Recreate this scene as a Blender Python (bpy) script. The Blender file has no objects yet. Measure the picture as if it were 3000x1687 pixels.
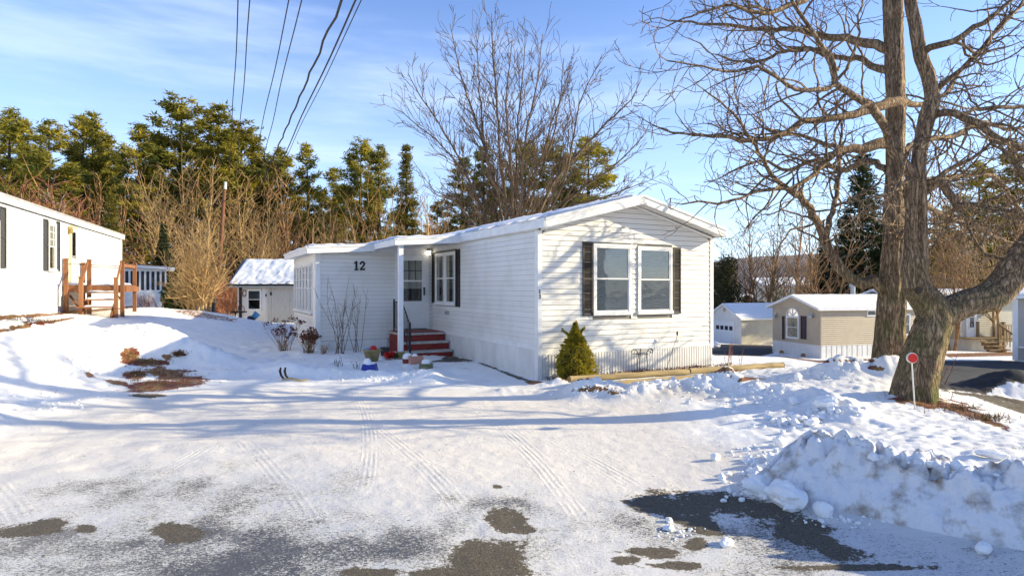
import bpy, bmesh, math, random
import numpy as np
from mathutils import Vector, Matrix
R = math.radians
PI = math.pi
scene = bpy.context.scene
COL = scene.collection

# ------------------------------------------------------------------ camera, world, sun, exposure
F, CX, CY, CZ = 1797.0, 1500.0, 843.5, 1.82      # focal length in photo pixels, principal point, eye height
cam_d = bpy.data.cameras.new('camera'); cam = bpy.data.objects.new('camera', cam_d); COL.objects.link(cam)
cam.location = (0, 0, CZ); cam.rotation_euler = (R(90), 0, 0)
cam_d.sensor_width = 36; cam_d.lens = 36 * F / 3000; cam_d.clip_end = 6000; cam_d.clip_start = 0.05
scene.camera = cam
SUN_EL, SUN_ROT = R(20.0), R(88.0)
w = bpy.data.worlds.new('World'); scene.world = w; w.use_nodes = True
nt = w.node_tree; nt.nodes.clear()
def N(t, typ, **kw):
    n = t.nodes.new(typ)
    for k, v in kw.items(): setattr(n, k, v)
    return n
out = N(nt, 'ShaderNodeOutputWorld'); bg = N(nt, 'ShaderNodeBackground')
sky = N(nt, 'ShaderNodeTexSky'); sky.sky_type = 'NISHITA'; sky.sun_disc = False
sky.sun_elevation = SUN_EL; sky.sun_rotation = SUN_ROT; sky.altitude = 200; sky.air_density = 1.0
sky.dust_density = 0.15; sky.ozone_density = 5.0
tc = N(nt, 'ShaderNodeTexCoord'); mp = N(nt, 'ShaderNodeMapping'); mp.inputs['Scale'].default_value = (1.3, 1.3, 9.0)
mp.inputs['Rotation'].default_value = (0, R(9), 0)
cn = N(nt, 'ShaderNodeTexNoise'); cn.inputs['Scale'].default_value = 1.5; cn.inputs['Detail'].default_value = 7
cn.inputs['Roughness'].default_value = 0.55
nt.links.new(tc.outputs['Generated'], mp.inputs[0]); nt.links.new(mp.outputs[0], cn.inputs['Vector'])
cr = N(nt, 'ShaderNodeMapRange'); cr.interpolation_type = 'SMOOTHSTEP'
cr.inputs[1].default_value = 0.47; cr.inputs[2].default_value = 0.74; cr.inputs[3].default_value = 0; cr.inputs[4].default_value = 0.40
nt.links.new(cn.outputs['Fac'], cr.inputs[0])
# thin cloud is thicker toward the horizon, as a layer seen edge on
sp = N(nt, 'ShaderNodeSeparateXYZ'); nt.links.new(tc.outputs['Generated'], sp.inputs[0])
hz = N(nt, 'ShaderNodeMapRange'); hz.inputs[1].default_value = 0.0; hz.inputs[2].default_value = 0.42
hz.inputs[3].default_value = 0.42; hz.inputs[4].default_value = 0.0
nt.links.new(sp.outputs['Z'], hz.inputs[0])
ad = N(nt, 'ShaderNodeMath', operation='ADD'); ad.use_clamp = True
nt.links.new(cr.outputs[0], ad.inputs[0]); nt.links.new(hz.outputs[0], ad.inputs[1])
mx = N(nt, 'ShaderNodeMix', data_type='RGBA'); mx.inputs[7].default_value = (5.4, 6.4, 8.3, 1)
hs = N(nt, 'ShaderNodeHueSaturation'); hs.inputs['Hue'].default_value = 0.508; hs.inputs['Saturation'].default_value = 0.96; hs.inputs['Value'].default_value = 1.6
nt.links.new(sky.outputs[0], hs.inputs['Color'])
nt.links.new(ad.outputs[0], mx.inputs[0]); nt.links.new(hs.outputs[0], mx.inputs[6]); nt.links.new(mx.outputs[2], bg.inputs[0])
bg.inputs[1].default_value = 0.100
nt.links.new(bg.outputs[0], out.inputs[0])
sd = bpy.data.lights.new('sun', 'SUN'); sd.energy = 5.0; sd.angle = R(0.55); sd.color = (1.0, 0.86, 0.56)
so = bpy.data.objects.new('sun', sd); COL.objects.link(so)
sdir = Vector((math.sin(SUN_ROT) * math.cos(SUN_EL), math.cos(SUN_ROT) * math.cos(SUN_EL), math.sin(SUN_EL)))
so.rotation_euler = sdir.to_track_quat('Z', 'Y').to_euler(); so.location = (40, 0, 30)
scene.view_settings.view_transform = 'Standard'; scene.view_settings.look = 'None'
scene.view_settings.exposure = 0.90; scene.view_settings.gamma = 1; scene.view_settings.use_curve_mapping = False

# ------------------------------------------------------------------ helpers
def at(px, py, d):
    return Vector(((px - CX) / F * d, d, CZ + (CY - py) / F * d))

def tag(o, label=None, cat=None, group=None, kind=None):
    if label: o['label'] = label
    if cat: o['category'] = cat
    if group: o['group'] = group
    if kind: o['kind'] = kind
    return o

def thing(name, loc=(0, 0, 0), rz=0, label=None, cat=None, group=None):
    o = bpy.data.objects.new(name, None); COL.objects.link(o)
    o.location = loc; o.rotation_euler = (0, 0, rz); o.empty_display_size = 0.2
    return tag(o, label, cat, group)

class MB:
    def __init__(s): s.v = []; s.f = []
    def poly(s, pts):
        n = len(s.v); s.v += [tuple(p) for p in pts]; s.f.append(tuple(range(n, n + len(pts)))); return s
    def hexa(s, p):
        n = len(s.v); s.v += [tuple(q) for q in p]
        s.f += [(n, n+3, n+2, n+1), (n+4, n+5, n+6, n+7), (n, n+1, n+5, n+4), (n+1, n+2, n+6, n+5), (n+2, n+3, n+7, n+6), (n+3, n, n+4, n+7)]
        return s
    def box(s, x0, x1, y0, y1, z0, z1):
        return s.hexa([(x0, y0, z0), (x1, y0, z0), (x1, y1, z0), (x0, y1, z0), (x0, y0, z1), (x1, y0, z1), (x1, y1, z1), (x0, y1, z1)])
    def prism(s, prof, a, b):
        """profile of 3D points extruded from offset a to offset b (vectors)"""
        n = len(s.v); k = len(prof); a = Vector(a); b = Vector(b)
        s.v += [tuple(Vector(p) + a) for p in prof] + [tuple(Vector(p) + b) for p in prof]
        s.f.append(tuple(range(n, n + k))); s.f.append(tuple(range(n + 2*k - 1, n + k - 1, -1)))
        for i in range(k):
            j = (i + 1) % k; s.f.append((n + i, n + k + i, n + k + j, n + j))
        return s
    def tube(s, pts, rad, sides=6, cap=True):
        pts = [Vector(p) for p in pts]; m = len(pts)
        if m < 2: return s
        if not hasattr(rad, '__len__'): rad = [rad] * m
        t0 = (pts[1] - pts[0]).normalized()
        nrm = t0.orthogonal().normalized(); base = len(s.v)
        cs = [(math.cos(2*PI*k/sides), math.sin(2*PI*k/sides)) for k in range(sides)]
        for i in range(m):
            t = (pts[min(i+1, m-1)] - pts[max(i-1, 0)])
            if t.length < 1e-9: t = t0
            t = t.normalized(); nrm = (nrm - t * nrm.dot(t))
            if nrm.length < 1e-6: nrm = t.orthogonal()
            nrm.normalize(); bn = t.cross(nrm); p = pts[i]; r = rad[i]
            for c, sn in cs: s.v.append((p.x + (nrm.x*c + bn.x*sn)*r, p.y + (nrm.y*c + bn.y*sn)*r, p.z + (nrm.z*c + bn.z*sn)*r))
        for i in range(m - 1):
            a = base + i*sides; b = a + sides
            for k in range(sides):
                k2 = (k + 1) % sides; s.f.append((a+k, a+k2, b+k2, b+k))
        if cap and sides > 3:
            s.f.append(tuple(range(base + sides - 1, base - 1, -1))); s.f.append(tuple(range(base + (m-1)*sides, base + m*sides)))
        return s
    def lathe(s, prof, c=(0, 0, 0), seg=20):
        base = len(s.v)
        for r, z in prof:
            for k in range(seg):
                a = 2*PI*k/seg; s.v.append((c[0] + r*math.cos(a), c[1] + r*math.sin(a), c[2] + z))
        for i in range(len(prof) - 1):
            for k in range(seg):
                k2 = (k+1) % seg; a = base + i*seg; s.f.append((a+k, a+k2, a+seg+k2, a+seg+k))
        return s
    def build(s, name, m=None, parent=None, smooth=False, loc=None):
        me = bpy.data.meshes.new(name); me.from_pydata(s.v, [], s.f); me.update()
        return link(name, me, m, parent, smooth, loc)

def link(name, me, m=None, parent=None, smooth=False, loc=None):
    if m is not None and not me.materials: me.materials.append(m)
    if smooth:
        me.polygons.foreach_set('use_smooth', [True] * len(me.polygons))
    o = bpy.data.objects.new(name, me); COL.objects.link(o)
    if parent: o.parent = parent
    if loc is not None: o.location = loc
    return o

def kids(o): return list(o.children)
def copy_tree(o, parent=None):
    c = o.copy(); COL.objects.link(c); c.parent = parent
    for ch in kids(o): copy_tree(ch, c)
    return c

# ---- numpy noise
def _h(ix, iy, s):
    n = (ix.astype(np.int64) * 374761393 + iy.astype(np.int64) * 668265263 + s * 974634777) & 0xffffffff
    n = ((n ^ (n >> 13)) * 1274126177) & 0xffffffff
    return ((n ^ (n >> 16)) & 0xffffff) / float(0xffffff)
def vn(x, y, s=0):
    x = np.asarray(x, float); y = np.asarray(y, float)
    ix = np.floor(x); iy = np.floor(y); fx = x - ix; fy = y - iy
    ux = fx*fx*fx*(fx*(fx*6-15)+10); uy = fy*fy*fy*(fy*(fy*6-15)+10)
    a = _h(ix, iy, s); b = _h(ix+1, iy, s); c = _h(ix, iy+1, s); d = _h(ix+1, iy+1, s)
    return ((a*(1-ux)+b*ux)*(1-uy) + (c*(1-ux)+d*ux)*uy) * 2 - 1
def fbm(x, y, s=0, o=4, g=0.5):
    r = 0; a = 1; t = 0
    for i in range(o):
        r = r + a * vn(x * 2**i + 17.3*i, y * 2**i - 9.1*i, s + i); t += a; a *= g
    return r / t
def cell(x, y, s=0):
    """blocky cellular bumps: height 0..1 of rounded lumps"""
    x = np.asarray(x, float); y = np.asarray(y, float); ix = np.floor(x); iy = np.floor(y)
    best = np.full(x.shape, -9.0)
    for dx in (-1, 0, 1):
        for dy in (-1, 0, 1):
            cx = ix + dx; cy = iy + dy
            px = cx + _h(cx, cy, s); py = cy + _h(cx, cy, s + 7)
            rr = 0.45 + 0.45 * _h(cx, cy, s + 11); hh = 0.4 + 0.6 * _h(cx, cy, s + 13)
            d2 = ((x - px)**2 + (y - py)**2) / rr**2
            best = np.maximum(best, np.sqrt(np.clip(1 - d2, 0, 1)) * hh * rr)
    return np.clip(best, 0, 1)
def sstep(a, b, x):
    t = np.clip((x - a) / (b - a), 0, 1); return t*t*(3-2*t)

# ------------------------------------------------------------------ materials
def mat(name, col, rough=0.6, var=0.0, vscale=3.0, bump=0.0, bscale=30.0, spec=0.4, metal=0.0, col2=None, stretch=None, vdetail=5, rand=0.0, c2lo=0.35, c2hi=0.65):
    m = bpy.data.materials.new(name); m.use_nodes = True; t = m.node_tree
    b = t.nodes['Principled BSDF']
    b.inputs['Base Color'].default_value = (*col, 1); b.inputs['Roughness'].default_value = rough
    b.inputs['Specular IOR Level'].default_value = spec; b.inputs['Metallic'].default_value = metal
    tcn = N(t, 'ShaderNodeTexCoord'); mpn = N(t, 'ShaderNodeMapping')
    if stretch: mpn.inputs['Scale'].default_value = stretch
    t.links.new(tcn.outputs['Object'], mpn.inputs[0])
    if var or col2:
        n = N(t, 'ShaderNodeTexNoise'); n.inputs['Scale'].default_value = vscale; n.inputs['Detail'].default_value = vdetail
        n.inputs['Roughness'].default_value = 0.6
        t.links.new(mpn.outputs[0], n.inputs['Vector'])
        r = N(t, 'ShaderNodeMapRange'); r.inputs[1].default_value = c2lo; r.inputs[2].default_value = c2hi
        t.links.new(n.outputs['Fac'], r.inputs[0])
        mxx = N(t, 'ShaderNodeMix', data_type='RGBA')
        c2 = col2 if col2 else tuple(min(1, c * (1 - var)) for c in col)
        mxx.inputs[6].default_value = (*col, 1); mxx.inputs[7].default_value = (*c2, 1)
        t.links.new(r.outputs[0], mxx.inputs[0]); src = mxx.outputs[2]
        if rand:
            oi = N(t, 'ShaderNodeObjectInfo'); rr = N(t, 'ShaderNodeMapRange'); rr.inputs[3].default_value = 1 - rand; rr.inputs[4].default_value = 1 + rand
            t.links.new(oi.outputs['Random'], rr.inputs[0])
            hv = N(t, 'ShaderNodeHueSaturation'); t.links.new(rr.outputs[0], hv.inputs['Value']); t.links.new(src, hv.inputs['Color']); src = hv.outputs[0]
        t.links.new(src, b.inputs['Base Color'])
    if bump:
        n2 = N(t, 'ShaderNodeTexNoise'); n2.inputs['Scale'].default_value = bscale; n2.inputs['Detail'].default_value = 6
        t.links.new(mpn.outputs[0], n2.inputs['Vector'])
        bp = N(t, 'ShaderNodeBump'); bp.inputs['Strength'].default_value = bump; bp.inputs['Distance'].default_value = 0.02
        t.links.new(n2.outputs['Fac'], bp.inputs['Height']); t.links.new(bp.outputs[0], b.inputs['Normal'])
    return m

M = {}
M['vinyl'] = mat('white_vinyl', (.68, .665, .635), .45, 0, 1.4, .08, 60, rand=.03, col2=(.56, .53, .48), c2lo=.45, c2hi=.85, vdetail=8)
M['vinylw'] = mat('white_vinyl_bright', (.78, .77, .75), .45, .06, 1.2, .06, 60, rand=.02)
M['trim'] = mat('white_trim', (.76, .755, .74), .4, .12, 5, .05, 40)
M['skirt'] = mat('skirting_vinyl', (.70, .69, .67), .5, .18, 2.5, .05, 40, stretch=(1, 1, .4))
M['soffit'] = mat('soffit', (.66, .65, .62), .5, .08, 4)
M['snow'] = mat('snow', (.82, .82, .82), .65, .05, 4, .5, 25, spec=.3)
M['snowroof'] = mat('roof_snow', (.82, .82, .82), .7, .05, 2, .5, 18, spec=.2)
M['snowdirtshade'] = mat('dirty_shaded_snow', (.68, .68, .70), .55, 0, 6, .9, 18, spec=.35, col2=(.22, .165, .12), c2lo=.50, c2hi=.72, vdetail=9)  # brown dirt on snow greyed to put the bank's shade into the colour
M['shutter'] = mat('dark_shutter', (.035, .026, .022), .5, .3, 12, .1, 40)
M['shuttergrey'] = mat('grey_shutter', (.06, .06, .065), .55, .3, 12, .1, 40)
M['black'] = mat('black_metal', (.015, .015, .018), .4, .2, 12)
M['lapshade'] = mat('lap_shade_backing', (.20, .19, .17), .9)  # dark backing seen in the board gaps, painting the shade under each lap
M['dark'] = mat('dark_interior', (.03, .032, .035), .9)
M['roofing'] = mat('roof_shingle', (.16, .15, .14), .85, .3, 12, .4, 60)
M['greyroof'] = mat('roof_metal', (.35, .35, .36), .5, .15, 2)
M['brick'] = mat('red_painted_brick', (.28, .030, .018), .6, .45, 9, .4, 60, col2=(.16, .02, .015), rand=.2)
M['riser'] = mat('red_painted_riser', (.27, .022, .014), .5, .4, 4, .3, 40, stretch=(1, 1, 4))
M['mortar'] = mat('red_mortar', (.30, .06, .045), .8, .4, 14)
M['tread'] = mat('worn_concrete', (.50, .48, .44), .75, .35, 8, .3, 50)
M['log'] = mat('peeled_timber', (.46, .35, .16), .7, 0, 3, .5, 40, col2=(.26, .18, .085), stretch=(.4, 6, 6), rand=.12)
M['logend'] = mat('timber_end', (.25, .17, .08), .8, .3, 20, .3, 60)
M['cedar'] = mat('stained_deck_wood', (.27, .115, .048), .7, .35, 4, .3, 50, stretch=(1, 1, .3), rand=.12)
M['tanwood'] = mat('treated_deck_wood', (.30, .20, .09), .7, .35, 4, .3, 50, rand=.12)
M['tan'] = mat('tan_vinyl', (.46, .38, .28), .55, .10, 2, .05, 60)
M['tanlight'] = mat('cream_vinyl', (.52, .47, .36), .55, .10, 2, .05, 60)
M['grey'] = mat('greige_vinyl', (.40, .37, .34), .55, .08, 2)
M['plum'] = mat('plum_shutter', (.03, .015, .035), .5, .2, 9)
M['ply'] = mat('weathered_plywood', (.46, .45, .42), .8, 0, 4, .3, 60, col2=(.25, .21, .17), stretch=(6, 6, .5), c2lo=.5, c2hi=.85)
M['needles'] = mat('pine_needles', (.34, .275, .032), .75, 0, .5, 0, col2=(.085, .105, .024), rand=.22, spec=.2, vdetail=3)
M['needlesdark'] = mat('spruce_needles', (.045, .060, .020), .75, 0, .6, 0, col2=(.022, .034, .014), rand=.15, spec=.2)
M['needlesgold'] = mat('golden_spruce_needles', (.17, .145, .022), .7, 0, 1.3, 0, col2=(.075, .075, .018), rand=.15, spec=.2)
M['bushgreen'] = mat('shrub_foliage', (.16, .17, .02), .6, 0, 3, 0, col2=(.07, .09, .02))
M['dwarf'] = mat('dwarf_spruce_needles', (.44, .35, .03), .7, 0, 14, 0, col2=(.17, .155, .02), spec=.2)
M['barkpine'] = mat('pine_bark', (.085, .055, .035), .9, .5, 3, .6, 12, stretch=(1, 1, .25))
M['barktan'] = mat('pale_bark', (.46, .31, .13), .85, 0, 2, .4, 25, col2=(.20, .12, .055), rand=.35)
M['barkbrown'] = mat('brown_twigs', (.38, .21, .085), .85, 0, 2, .3, 25, col2=(.12, .065, .032), rand=.25)
M['barkred'] = mat('reddish_twigs', (.42, .17, .085), .85, 0, 2, .3, 25, col2=(.19, .075, .04), rand=.2)
M['barkwhite'] = mat('birch_bark', (.45, .40, .34), .8, 0, 3, .3, 25, col2=(.22, .18, .14), c2lo=.5, c2hi=.7)
M['barkmaple'] = mat('maple_bark', (.16, .108, .066), .85, 0, 1.5, .5, 25, col2=(.08, .052, .033), stretch=(1, 1, .4))
M['pole'] = mat('weathered_pole', (.22, .09, .04), .8, 0, 5, .4, 40, col2=(.12, .05, .03), stretch=(6, 6, .5))
M['wire'] = mat('cable', (.02, .02, .022), .5)
M['hay'] = mat('dry_grass', (.22, .135, .045), .9, 0, 7, 0, col2=(.10, .045, .02))
M['deadleaf'] = mat('dead_leaves', (.16, .05, .022), .85, 0, 9, 0, col2=(.07, .022, .014))
M['redstem'] = mat('red_osier_stem', (.22, .07, .03), .7, .3, 7)
M['pot'] = mat('tan_pot', (.33, .25, .12), .7, 0, 8, .1, 30, col2=(.17, .15, .05))
M['blue'] = mat('cobalt_glaze', (.01, .03, .33), .3, .4, 18)
M['red'] = mat('red_plastic', (.50, .012, .008), .3, .3, 6)
M['crimson'] = mat('crimson_glaze', (.20, .012, .012), .4, .3, 6)
M['pink'] = mat('terracotta_pink', (.50, .24, .17), .8, .15, 6)
M['glaze'] = mat('green_glaze', (.30, .27, .13), .35, 0, 5, 0, col2=(.03, .06, .05), stretch=(1, 1, 6))
M['lightblue'] = mat('light_blue_plastic', (.10, .30, .50), .4, .2, 6)
M['navy'] = mat('navy_plastic', (.03, .04, .20), .4, .2, 6)
M['marker'] = mat('marker_white', (.70, .67, .58), .5, .1, 9)
M['reflector'] = mat('red_reflector', (.62, .010, .004), .25, .15, 30)
M['iron'] = mat('wrought_iron', (.035, .024, .018), .6, .4, 20)
M['metalgrey'] = mat('galvanized', (.40, .42, .43), .4, .2, 12, metal=.6)
M['brass'] = mat('yellow_brass', (.40, .30, .10), .4, .2, 12, metal=.4)
M['curtain'] = mat('curtain', (.55, .53, .47), .9, 0, 4, 0, col2=(.30, .30, .27), stretch=(14, 14, .3))
M['blind'] = mat('blind_slats', (.80, .80, .76), .6, .1, 4)
M['door'] = mat('storm_door', (.72, .72, .71), .4, .05, 4)
M['yellowdoor'] = mat('cream_door', (.48, .45, .28), .5, .1, 3)
M['green'] = mat('green_plastic', (.01, .10, .05), .5, .2, 6)
M['number'] = mat('number_black', (.012, .012, .014), .5)
M['hedge'] = mat('yew_foliage', (.075, .070, .018), .8, 0, 1.2, 0, col2=(.035, .038, .012))

def glass_mat(name, tint=(.85, .9, .9), refl=.10, alpha=.35):
    m = bpy.data.materials.new(name); m.use_nodes = True; t = m.node_tree; t.nodes.clear()
    o = N(t, 'ShaderNodeOutputMaterial'); g = N(t, 'ShaderNodeBsdfGlossy'); g.inputs['Roughness'].default_value = .03
    tr = N(t, 'ShaderNodeBsdfTransparent'); tr.inputs[0].default_value = (*tint, 1)
    lw = N(t, 'ShaderNodeFresnel'); lw.inputs[0].default_value = 1.5
    ma = N(t, 'ShaderNodeMath', operation='ADD'); ma.inputs[1].default_value = refl; t.links.new(lw.outputs[0], ma.inputs[0])
    nz = N(t, 'ShaderNodeTexNoise'); nz.inputs['Scale'].default_value = 1.7
    tcn = N(t, 'ShaderNodeTexCoord'); t.links.new(tcn.outputs['Object'], nz.inputs['Vector'])
    bp = N(t, 'ShaderNodeBump'); bp.inputs['Strength'].default_value = .15; bp.inputs['Distance'].default_value = .05
    t.links.new(nz.outputs[0], bp.inputs['Height']); t.links.new(bp.outputs[0], g.inputs['Normal'])
    mxs = N(t, 'ShaderNodeMixShader'); t.links.new(ma.outputs[0], mxs.inputs[0]); t.links.new(tr.outputs[0], mxs.inputs[1]); t.links.new(g.outputs[0], mxs.inputs[2])
    t.links.new(mxs.outputs[0], o.inputs[0]); return m
M['glass'] = glass_mat('window_glass', (.88, .90, .89), refl=.07)
M['glassdark'] = glass_mat('window_glass_dark', (.4, .45, .45), .08)
M['glassmid'] = glass_mat('window_glass_screened', (.70, .73, .73), .02)
M['dish'] = glass_mat('clear_dish', (.93, .93, .86), .05)

def emis(name, col, s):
    m = bpy.data.materials.new(name); m.use_nodes = True; b = m.node_tree.nodes['Principled BSDF']
    b.inputs['Base Color'].default_value = (*col, 1); b.inputs['Emission Color'].default_value = (*col, 1); b.inputs['Emission Strength'].default_value = s
    return m
M['lamp'] = emis('lit_lantern', (1, .93, .75), 3.0)

def leafy(m, amt=.40, gain=1.25):
    t = m.node_tree; b = t.nodes['Principled BSDF']; o = [n for n in t.nodes if n.type == 'OUTPUT_MATERIAL'][0]
    tr = N(t, 'ShaderNodeBsdfTranslucent'); src = b.inputs['Base Color'].links[0].from_socket
    hv = N(t, 'ShaderNodeHueSaturation'); hv.inputs['Value'].default_value = gain; t.links.new(src, hv.inputs['Color']); t.links.new(hv.outputs[0], tr.inputs[0])
    ms = N(t, 'ShaderNodeMixShader'); ms.inputs[0].default_value = amt; t.links.new(b.outputs[0], ms.inputs[1]); t.links.new(tr.outputs[0], ms.inputs[2]); t.links.new(ms.outputs[0], o.inputs[0])
for k_ in ('needles', 'needlesgold', 'dwarf', 'bushgreen'): leafy(M[k_])
for k_ in ('needlesdark', 'hedge'): leafy(M[k_], .25, 1.1)
def bark_mat():
    m = bpy.data.materials.new('furrowed_bark'); m.use_nodes = True; t = m.node_tree; b = t.nodes['Principled BSDF']; L = t.links.new
    b.inputs['Roughness'].default_value = .9; b.inputs['Specular IOR Level'].default_value = .2
    tcn = N(t, 'ShaderNodeTexCoord')
    def ridge(scale, zs, det, dist):
        mpn = N(t, 'ShaderNodeMapping'); mpn.inputs['Scale'].default_value = (1, 1, zs); L(tcn.outputs['Object'], mpn.inputs[0])
        n = N(t, 'ShaderNodeTexNoise'); n.inputs['Scale'].default_value = scale; n.inputs['Detail'].default_value = det; n.inputs['Distortion'].default_value = dist; L(mpn.outputs[0], n.inputs['Vector'])
        a = N(t, 'ShaderNodeMath', operation='SUBTRACT'); L(n.outputs['Fac'], a.inputs[0]); a.inputs[1].default_value = .5
        b_ = N(t, 'ShaderNodeMath', operation='ABSOLUTE'); L(a.outputs[0], b_.inputs[0])
        r_ = N(t, 'ShaderNodeMapRange'); r_.inputs[2].default_value = .15; L(b_.outputs[0], r_.inputs[0]); return r_.outputs[0]
    r1 = ridge(18, .20, 5, .7); r2 = ridge(34, .3, 4, .3)
    mu = N(t, 'ShaderNodeMath', operation='MULTIPLY_ADD'); L(r2, mu.inputs[0]); mu.inputs[1].default_value = .35; 
    m2 = N(t, 'ShaderNodeMath', operation='MULTIPLY'); L(r1, m2.inputs[0]); m2.inputs[1].default_value = .65; L(m2.outputs[0], mu.inputs[2])
    ramp = N(t, 'ShaderNodeMix', data_type='RGBA'); ramp.inputs[6].default_value = (.050, .030, .019, 1); ramp.inputs[7].default_value = (.48, .335, .205, 1)
    L(mu.outputs[0], ramp.inputs[0])
    geo = N(t, 'ShaderNodeNewGeometry'); sx = N(t, 'ShaderNodeSeparateXYZ'); L(geo.outputs['Position'], sx.inputs[0])
    rz = N(t, 'ShaderNodeMapRange'); rz.inputs[1].default_value = 2.4; rz.inputs[2].default_value = .5; L(sx.outputs['Z'], rz.inputs[0])
    n2 = N(t, 'ShaderNodeTexNoise'); n2.inputs['Scale'].default_value = 2.6; n2.inputs['Detail'].default_value = 6; L(tcn.outputs['Object'], n2.inputs['Vector'])
    r2_ = N(t, 'ShaderNodeMapRange'); r2_.inputs[1].default_value = .40; r2_.inputs[2].default_value = .62; L(n2.outputs['Fac'], r2_.inputs[0])
    mm = N(t, 'ShaderNodeMath', operation='MULTIPLY'); L(rz.outputs[0], mm.inputs[0]); L(r2_.outputs[0], mm.inputs[1])
    m3 = N(t, 'ShaderNodeMath', operation='MULTIPLY'); L(mm.outputs[0], m3.inputs[0]); m3.inputs[1].default_value = .8
    mo = N(t, 'ShaderNodeMix', data_type='RGBA'); mo.inputs[7].default_value = (.075, .10, .018, 1)
    L(m3.outputs[0], mo.inputs[0]); L(ramp.outputs[2], mo.inputs[6]); L(mo.outputs[2], b.inputs['Base Color'])
    bp = N(t, 'ShaderNodeBump'); bp.inputs['Strength'].default_value = 1.0; bp.inputs['Distance'].default_value = .03
    L(mu.outputs[0], bp.inputs['Height']); L(bp.outputs[0], b.inputs['Normal'])
    return m
M['bark'] = bark_mat()

# ------------------------------------------------------------------ terrain
CP = np.array([
 (0,3,0),(-3,3,0),(3,3,0),(0,6,0),(-4,6,0),(0,9,0),(-3,9,.02),(2,8,.02),(-6,7.2,0),(-5,10,.05),(-2,11,.02),(.5,11.8,0),(1.8,12,.03),(4.6,14,0),(3.5,12.6,.06),
 (-1.2,15,.08),(-3,14.1,.17),(-5,15.2,.22),(-2.5,12.5,.05),(-3,13.2,.12),(-1.7,13.4,.11),(-6.5,18,.15),(-8,24,.05),(-11,32,-.02),(-15,33,-.02),(-5,35,-.1),
 (-6.5,8.4,.05),(-8,9.6,.33),(-9.3,11.5,.85),(-11,13.5,1.18),(-13,17.5,1.1),(-14.5,21,1.08),(-16,25,1.0),(-7.7,11.4,.25),(-9.5,14,.75),(-11.3,17.5,.92),
 (-13.0,21.5,1.12),(-13.2,25,.72),(-16.9,30,.75),(-13.7,27,.5),(-7.1,15,.12),(-9,19,.4),(-20,30,1.0),(-25,20,1.3),(-9,6.5,.1),(-12,9,.9),(-11.8,23.8,.9),
 (-30,60,0),(0,60,-.5),(-60,60,1),(-18,40,.1),
 (6.3,10.3,.40),(5.7,8.6,.28),(3.5,7,.15),(5,6,.30),(6.5,5,.3),(2.5,9,.08),(3.2,10.5,.12),(2.3,5,0),(3.2,4,0),(4,2.5,0),(3.6,5.4,.25),(4.8,4.6,.3),(5,2.6,.1),
 (6.5,13,.12),(5.7,13,.12),(8,15,-.05),(12,22,-.86),(15,28,-1.48),(17.8,35.4,-2.25),(16.8,39.5,-2.31),(21.3,57,-3.38),(18.5,57,-3.2),
 (7.7,9.3,-.1),(8.7,11.8,-.2),(9,7,0),(12,8,-.2),(14,16,-.7),(18.6,24,-1.0),(27,38,-2.1),(20,10,-.6),(30,20,-1.5),(35,60,-3.5),(60,60,-4),(25,80,-4),
 (10,30,-1.6),(5,25,-.9),(8,45,-2.2),(0,40,-.8),(0,-10,0),(-20,-10,0),(20,-10,0),(0,-60,0),(60,-60,0),(-60,-60,0),(120,0,-1),(-120,0,1),(0,150,-3),(120,150,-5),(-120,150,0)], float)
_c2 = 1.2**2
_D = np.sqrt((CP[:, None, 0]-CP[None, :, 0])**2 + (CP[:, None, 1]-CP[None, :, 1])**2 + _c2)
_W = np.linalg.solve(_D + np.eye(len(CP))*(-.02), CP[:, 2])
RIDGES = [  # polyline (x, y), height, half width : snow pushed up by ploughing
 ([(-4.7,12.6),(-3.9,12.35),(-3.1,12.2),(-2.3,12.0),(-1.5,11.85)], .10, .26),
 ([(-6.0,12.3),(-4.8,12.7)], .05, .35),
 ([(1.2,10.2),(1.9,9.95),(2.7,10.0),(3.4,9.9)], .17, .36),
 ([(3.3,10.0),(4.0,9.2),(4.3,8.3),(4.25,7.6)], .10, .30),
 ([(5.3,10.1),(5.9,9.9),(6.5,9.7)], .16, .32),
 ([(-.2,10.6),(.4,10.5),(1.1,10.45)], .05, .25),
 ([(-7.0,8.0),(-8.2,8.6),(-9.6,9.4)], .10, .45),
]
GAUSS = [(-8.8,12.4,.34,.95,.55),(-9.7,12.0,.16,.5,.4),(-8.05,13.7,.56,1.15,.60),(-7.0,13.9,.20,.9,.6),(9.5,11.7,.42,.75,.65),(10.6,11.9,.3,.8,.6),(-7.3,7.0,.10,.6,.5),(.9,11.35,.06,.5,.25)]
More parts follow.
